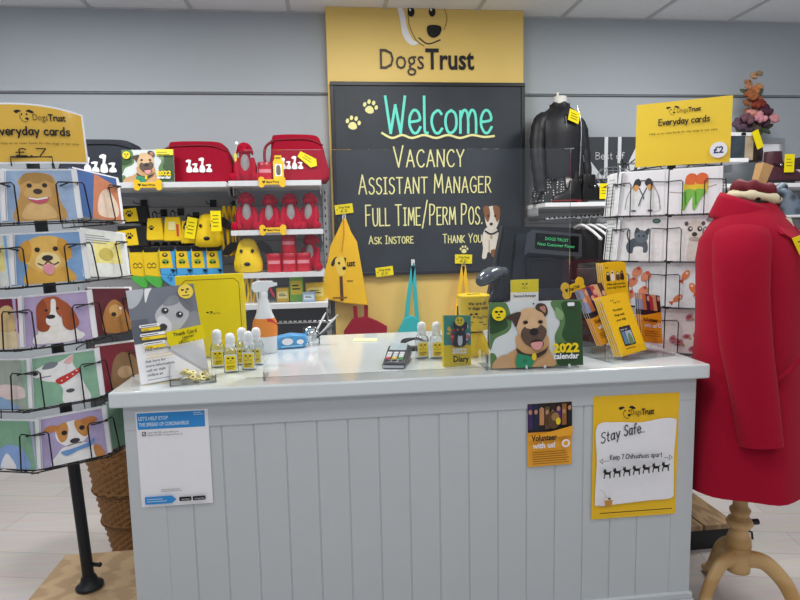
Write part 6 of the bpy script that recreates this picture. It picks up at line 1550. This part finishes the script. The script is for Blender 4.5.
def union_box():
    a = P(572, 172, 2.12); c = P(640, 168, 2.12); w = c.x - a.x; h = .235; z = P(600, 172, 2.12).z
    t = thing('flag_canvas', 'black and white union flag canvas with script lettering behind the boots', 'canvas', (a.x, 2.12, 1.60)); h = P(600, 137, 2.12).z - 1.60
    b = MB(); b.box((0, 0, 0), (w, .045, h), M('#3b4046', .6, noise=.1)); b.build('canvas_block', t)
    b = MB(); A = Art(b, -.0004); A.clip = (0, 0, w, h); g = M('#d9dde1', .6, noise=.06); z0 = h * .36
    A.rect(0, z0, w, h, M('#3b4046', .6, noise=.1))
    cx = w * .59; cz = z0 + (h - z0) * .1
    for s in (-1, 1):
        A.poly([(cx + s * .06, z0), (cx + s * .14, z0), (cx + s * .52, h * .95), (cx + s * .44, h)], g); A.poly([(cx + s * .17, z0), (cx + s * .2, z0), (cx + s * .56, h * .88), (cx + s * .54, h * .92)], g)
    A.rect(cx - .06, z0, cx - .035, h, g); A.rect(cx + .035, z0, cx + .06, h, g); A.rect(0, z0, w, z0 + .022, g)
    A.hand('Best of', cx - .12, z0 + .13, .045, .0035, M('#e2e4e6', .5), fit=.2)
    for r in (.03, .05, .075): A.stroke([(cx + r * 1.5 * math.cos(2 * PI * k / 20), z0 + .01 + r * .9 * math.sin(2 * PI * k / 20)) for k in range(20)], .004, M('#8d939a', .6), closed=True)
    for k in range(5): A.stroke([(cx - .09 + .045 * k, z0 - .06), (cx - .10 + .05 * k, z0 + .03), (cx - .08 + .04 * k, z0 + .07)], .004, M('#8d939a', .6), True)
    b.build('flag_print', t)
union_box()
def gadget():
    p = P(598, 200, 1.98); t = thing('white_gadget_box', 'small white device with blue display behind the tagged black boot', 'device', (P(602, 190, 1.98).x, 1.98, 1.584)); b = MB(); b.box((-.06, 0, 0), (.06, .05, .13), WHITE, .006); b.build('case', t)
    b = MB(); A = Art(b, -.0004); A.rrect(-.035, .075, .035, .105, .004, M('#5d6f9e', .3)); A.rect(-.022, .083, .02, .098, M('#2a3558', .3)); A.ell(0, .04, .015, .015, M('#c9cdd2', .4)); b.build('display', t)
    t = thing('grey_case', 'grey rounded case lying behind the black boots', 'case', (P(580, 190, 2.03).x, 2.03, 1.584)); b = MB(); puffy(b, [(-.02, 0), (.20, 0), (.21, .04), (.19, .115), (.02, .12), (-.03, .06)], .06, M('#9da2a8', .5), .015); b.build('shell', t)
gadget()
# garments on hangers
hp = [(581, 0), (589, 1), (597, 2), (605, 3), (613, 4)]
for i, (px, k) in enumerate(hp):
    z = P(px, 217, 1.84).z; x = P(px, 217, 1.84).x
    od = ('nearest the till', 'second from the till', 'third from the till', 'fourth from the till', 'nearest the card stand')[i]
    h = thing('clothes_hanger', 'white plastic hanger %s on the chrome rail' % od, 'hanger', (x, 1.84, z), (0, 0, R(-74 + 3 * i)), 'white hangers on the rail')
    b = MB(); b.tube(crom([(.0, 0, .012), (.012, 0, .006), (.014, 0, -.004), (.0, 0, -.03), (0, 0, -.05)], False, 4), .0035, CHROME, 6); b.build('hook', h)
    b = MB(); b.tube(crom([(-.19, 0, -.14), (-.1, 0, -.085), (0, 0, -.05), (.1, 0, -.085), (.19, 0, -.14)], False, 5), .009, WHITE, 8); b.tube([(-.19, 0, -.14), (.19, 0, -.14)], .006, WHITE, 6); b.build('shoulder_bar', h)
    g = thing('hanging_garment', '%s garment on the hanger %s' % (('black', 'charcoal', 'black patterned', 'dark grey', 'black')[i], od), 'garment', (x, 1.84, z), (0, 0, R(-74 + 3 * i)), 'dark clothes on the rail')
    m = (M('#15151a', .85), M('#26262b', .85), pattern_mat('dark_print', 'dots', '#3a3a40', '#101014', 40, ramp=(.2, .4)), M('#303238', .85), M('#17171b', .85))[i]
    b = MB(); rings = []
    for zz, rx, ry in ((-.078, .05, .014), (-.10, .10, .022), (-.15, .19, .028), (-.3, .185, .03), (-.55, .2, .034), (-.75, .21, .035)):
        rings.append([V3((rx * math.cos(a), ry * math.sin(a) + .006 * math.sin(7 * a), zz)) for a in [2 * PI * q / 32 for q in range(32)]])
    b.loft(rings, m, True); b.build('fabric', g)
# flowers, frames and so on
def flowers():
    x = P(756, 150, 1.98).x; t = thing('flower_arrangement', 'tall dried flower arrangement in rust, pink and plum tones', 'flowers', (x, 1.99, 1.846))
    b = MB(); b.lathe([(.035, 0), (.045, .005), (.05, .06), (.04, .11), (.045, .12)], M('#4b3a36', .5), 20); b.build('vase', t)
    b = MB()
    rr = random.Random(5)
    def q(px, py): k = P(px, py, 1.99); return V3((k.x - x, 0, k.z - 1.846))
    pts = [(745, 135), (750, 128), (742, 125), (756, 118), (751, 102), (754, 92), (758, 84), (750, 80), (764, 128), (738, 138), (762, 140), (748, 110)]
    for px, py in pts: e = q(px, py); b.tube(crom([(0, 0, .1), tuple(e * .5 + V3((0, 0, .08))), tuple(e)], False, 4), .003, M('#4d5a3a', .7), 5)
    b.build('stems', t)
    def bloom(name, px, py, r, col, dy=0, k=9):
        b = MB(); c = q(px, py) + V3((0, dy, 0)); m = M(col, .8, noise=.25, scale=60)
        for i in range(k):
            a = 2 * PI * i / k + rr.random(); el = rr.uniform(-.5, .9); d = V3((math.cos(a) * math.cos(el), -abs(math.sin(el)) * .6 + math.sin(a) * .5, math.sin(a) * .8))
            b.ell(tuple(c + d * r * .55), r * .5, r * .3, r * .42, m, 8, 5, rot=(rr.uniform(-1, 1), rr.uniform(-1, 1), a))
        b.ell(tuple(c), r * .5, r * .45, r * .5, m, 8, 6); b.build(name, t)
    for px, py, r, c in ((754, 76, .03, '#b08a68'), (750, 82, .03, '#a9744e'), (758, 74, .025, '#8d7a5a'), (747, 87, .028, '#b07a5c'), (754, 90, .04, '#b97848'), (760, 86, .028, '#c08a5c'), (749, 96, .05, '#9a5a34'), (757, 97, .045, '#a3522e'), (753, 104, .045, '#8a3a24'), (760, 104, .035, '#7a2f22'), (747, 103, .035, '#8a5a3c'), (752, 113, .05, '#b26a48'), (764, 110, .055, '#4a2636'), (768, 116, .045, '#5a2b40'), (757, 118, .05, '#c98a94'), (751, 112, .035, '#d0948c'), (770, 119, .045, '#c78a90'), (762, 122, .05, '#4f3644'), (745, 119, .05, '#6d4a54'), (740, 124, .055, '#5d4656'), (747, 128, .05, '#4a3a46'), (754, 128, .045, '#56483f')):
        bloom('bloom', px, py, r, c, rr.uniform(-.03, .02))
    for px, py in ((765, 130), (759, 134), (741, 133), (768, 127), (750, 134), (746, 92), (761, 92)):
        b = MB(); c = q(px, py); a = rr.uniform(-1.2, 1.2); b.ell(tuple(c), .045, .008, .016, M('#46543a', .7, noise=.2), 10, 6, rot=(rr.uniform(-.4, .4), a, rr.uniform(-.5, .5))); b.build('leaf', t)
flowers()
def clip_picture():
    a = P(731, 161, 1.86); t = thing('clip_picture', 'dark toned picture held in a white bulldog clip frame by the flowers', 'picture', (a.x, 1.87, 1.847), (0, 0, R(4))); w = P(751, 161, 1.86).x - a.x; h = .165
    b = MB(); b.box((0, 0, 0), (w * 1.2, .02, h), M('#b7a58e', .5)); A = Art(b, -.0004); A.rect(0, 0, w * .75, h * .92, pattern_mat('dark_picture', 'noise', '#1e2830', '#46525c', 9, rough=.4)); A.rect(w * .75, 0, w * 1.2, h * .92, pattern_mat('tan_picture', 'noise', '#8f7a5e', '#cdbca0', 8, rough=.4)); b.build('picture_board', t)
    b = MB(); b.box((-.004, -.006, h * .92), (w * 1.24, .026, h * 1.06), WHITE, .002); b.build('top_bar', t)
    b = MB(); b.box((w * .5, -.014, h * .94), (w * .72, .03, h * 1.03), BLK, .003); b.tube([(w * .56, -.01, h * 1.0), (w * .56, -.012, h * 1.14), (w * .66, -.012, h * 1.14), (w * .66, -.01, h * 1.0)], .004, BLK, 6); b.build('bulldog_clip', t)
    b = MB(); b.T = Matrix.Translation((w * 1.3, -.02, h * .78)) @ Matrix.Rotation(R(-24), 4, 'Y'); b.box((-.025, -.001, -.06), (.025, .001, .06), YELT); k = b.build('price_tag', t); k['label'] = 'yellow price tag'
clip_picture()
def frame_thing():
    p = P(762, 180, 2.02); x0 = p.x; x1 = P(788, 180, 2.02).x; w = x1 - x0; h = P(770, 137, 2.02).z - 1.686
    t = thing('photo_frame', 'silver photo frame with pale sketch behind the brown boot', 'frame', (x0, 2.06, 1.687), (R(-7), 0, R(-4))); m = M('#aeb2b4', .3, metal=.6); f = .035
    for lo, hi in (((0, -.02, 0), (w, 0, f)), ((0, -.02, h - f), (w, 0, h)), ((0, -.02, f), (f, 0, h - f)), ((w - f, -.02, f), (w, 0, h - f))): b = MB(); b.box(lo, hi, m, .003); b.build('frame_side', t)
    b = MB(); b.box((f, -.008, f), (w - f, -.002, h - f), PAPER); A = Art(b, -.0084); A.hand('Love', w * .3, h * .55, .04, .004, M('#7b8086', .5), fit=w * .35); A.stroke([(w * .25, h * .35), (w * .4, h * .4), (w * .6, h * .33), (w * .75, h * .42)], .004, M('#8b9096', .5), True); b.build('print', t)
frame_thing()
def odds():
    x = P(798, 181, 1.86).x; t = thing('gift_bag', 'small floral gift bag with dark handle at the right picture edge', 'bag', (x, 1.86, 1.687))
    b = MB(); b.loft([[V3((sx * a, sy * .04, z)) for sx, sy in ((-1, -1), (1, -1), (1, 1), (-1, 1))] for z, a in ((0, .05), (.09, .065))], pattern_mat('floral', 'dots', '#7d4a5c', '#e3d9dc', 40, ramp=(.15, .35), rand=1), True, False); b.build('bag_body', t)
    b = MB(); b.prism([(-.066, .09), (.066, .09), (.04, .16), (-.01, .17)], -.042, .04, M('#3a2530', .6)); b.build('flap', t)
    p = P(781, 209, 1.84); t = thing('pink_slipper', 'bright pink slipper on the shelf behind the coat collar', 'slipper', (p.x, 1.84, 1.494), (0, 0, R(-15)))
    b = MB(); b.loft([[V3((.15 * k * math.cos(a), .05 * k * math.sin(a), z)) for a in [2 * PI * j / 24 for j in range(24)]] for z, k in ((0, .95), (.012, 1.0), (.02, .98))], M('#d43c8c', .7)); b.build('sole', t)
    b = MB(); b.ell((-.06, 0, .02), .08, .048, .05, M('#e0459a', .8, noise=.1, scale=80, bump=.2), 16, 10); b.build('upper', t)
    p = P(790, 206, 1.83); t = thing('trinket_box', 'small gold topped trinket pot beside the pink slipper', 'trinket', (P(792, 206, 1.80).x, 1.80, 1.494)); b = MB(); b.lathe([(.04, 0), (.042, .01), (.034, .035), (.02, .05), (.006, .06)], M('#8c6a3a', .35, metal=.5), 18); b.build('pot', t); b = MB(); b.ell((0, 0, .066), .009, .009, .009, M('#d9b45a', .3, metal=.7)); b.build('knob', t)
    p = P(770, 210, 1.9); t = thing('patterned_purse', 'grey patterned purse on the shelf left of the pink slipper', 'purse', (P(768, 206, 1.90).x, 1.90, 1.494)); b = MB(); puffy(b, [(-.09, 0), (.07, 0), (.08, .06), (.03, .10), (-.06, .09)], .05, M('#6e7682', .7, noise=.3, scale=40), .015); b.build('purse_body', t)
odds()
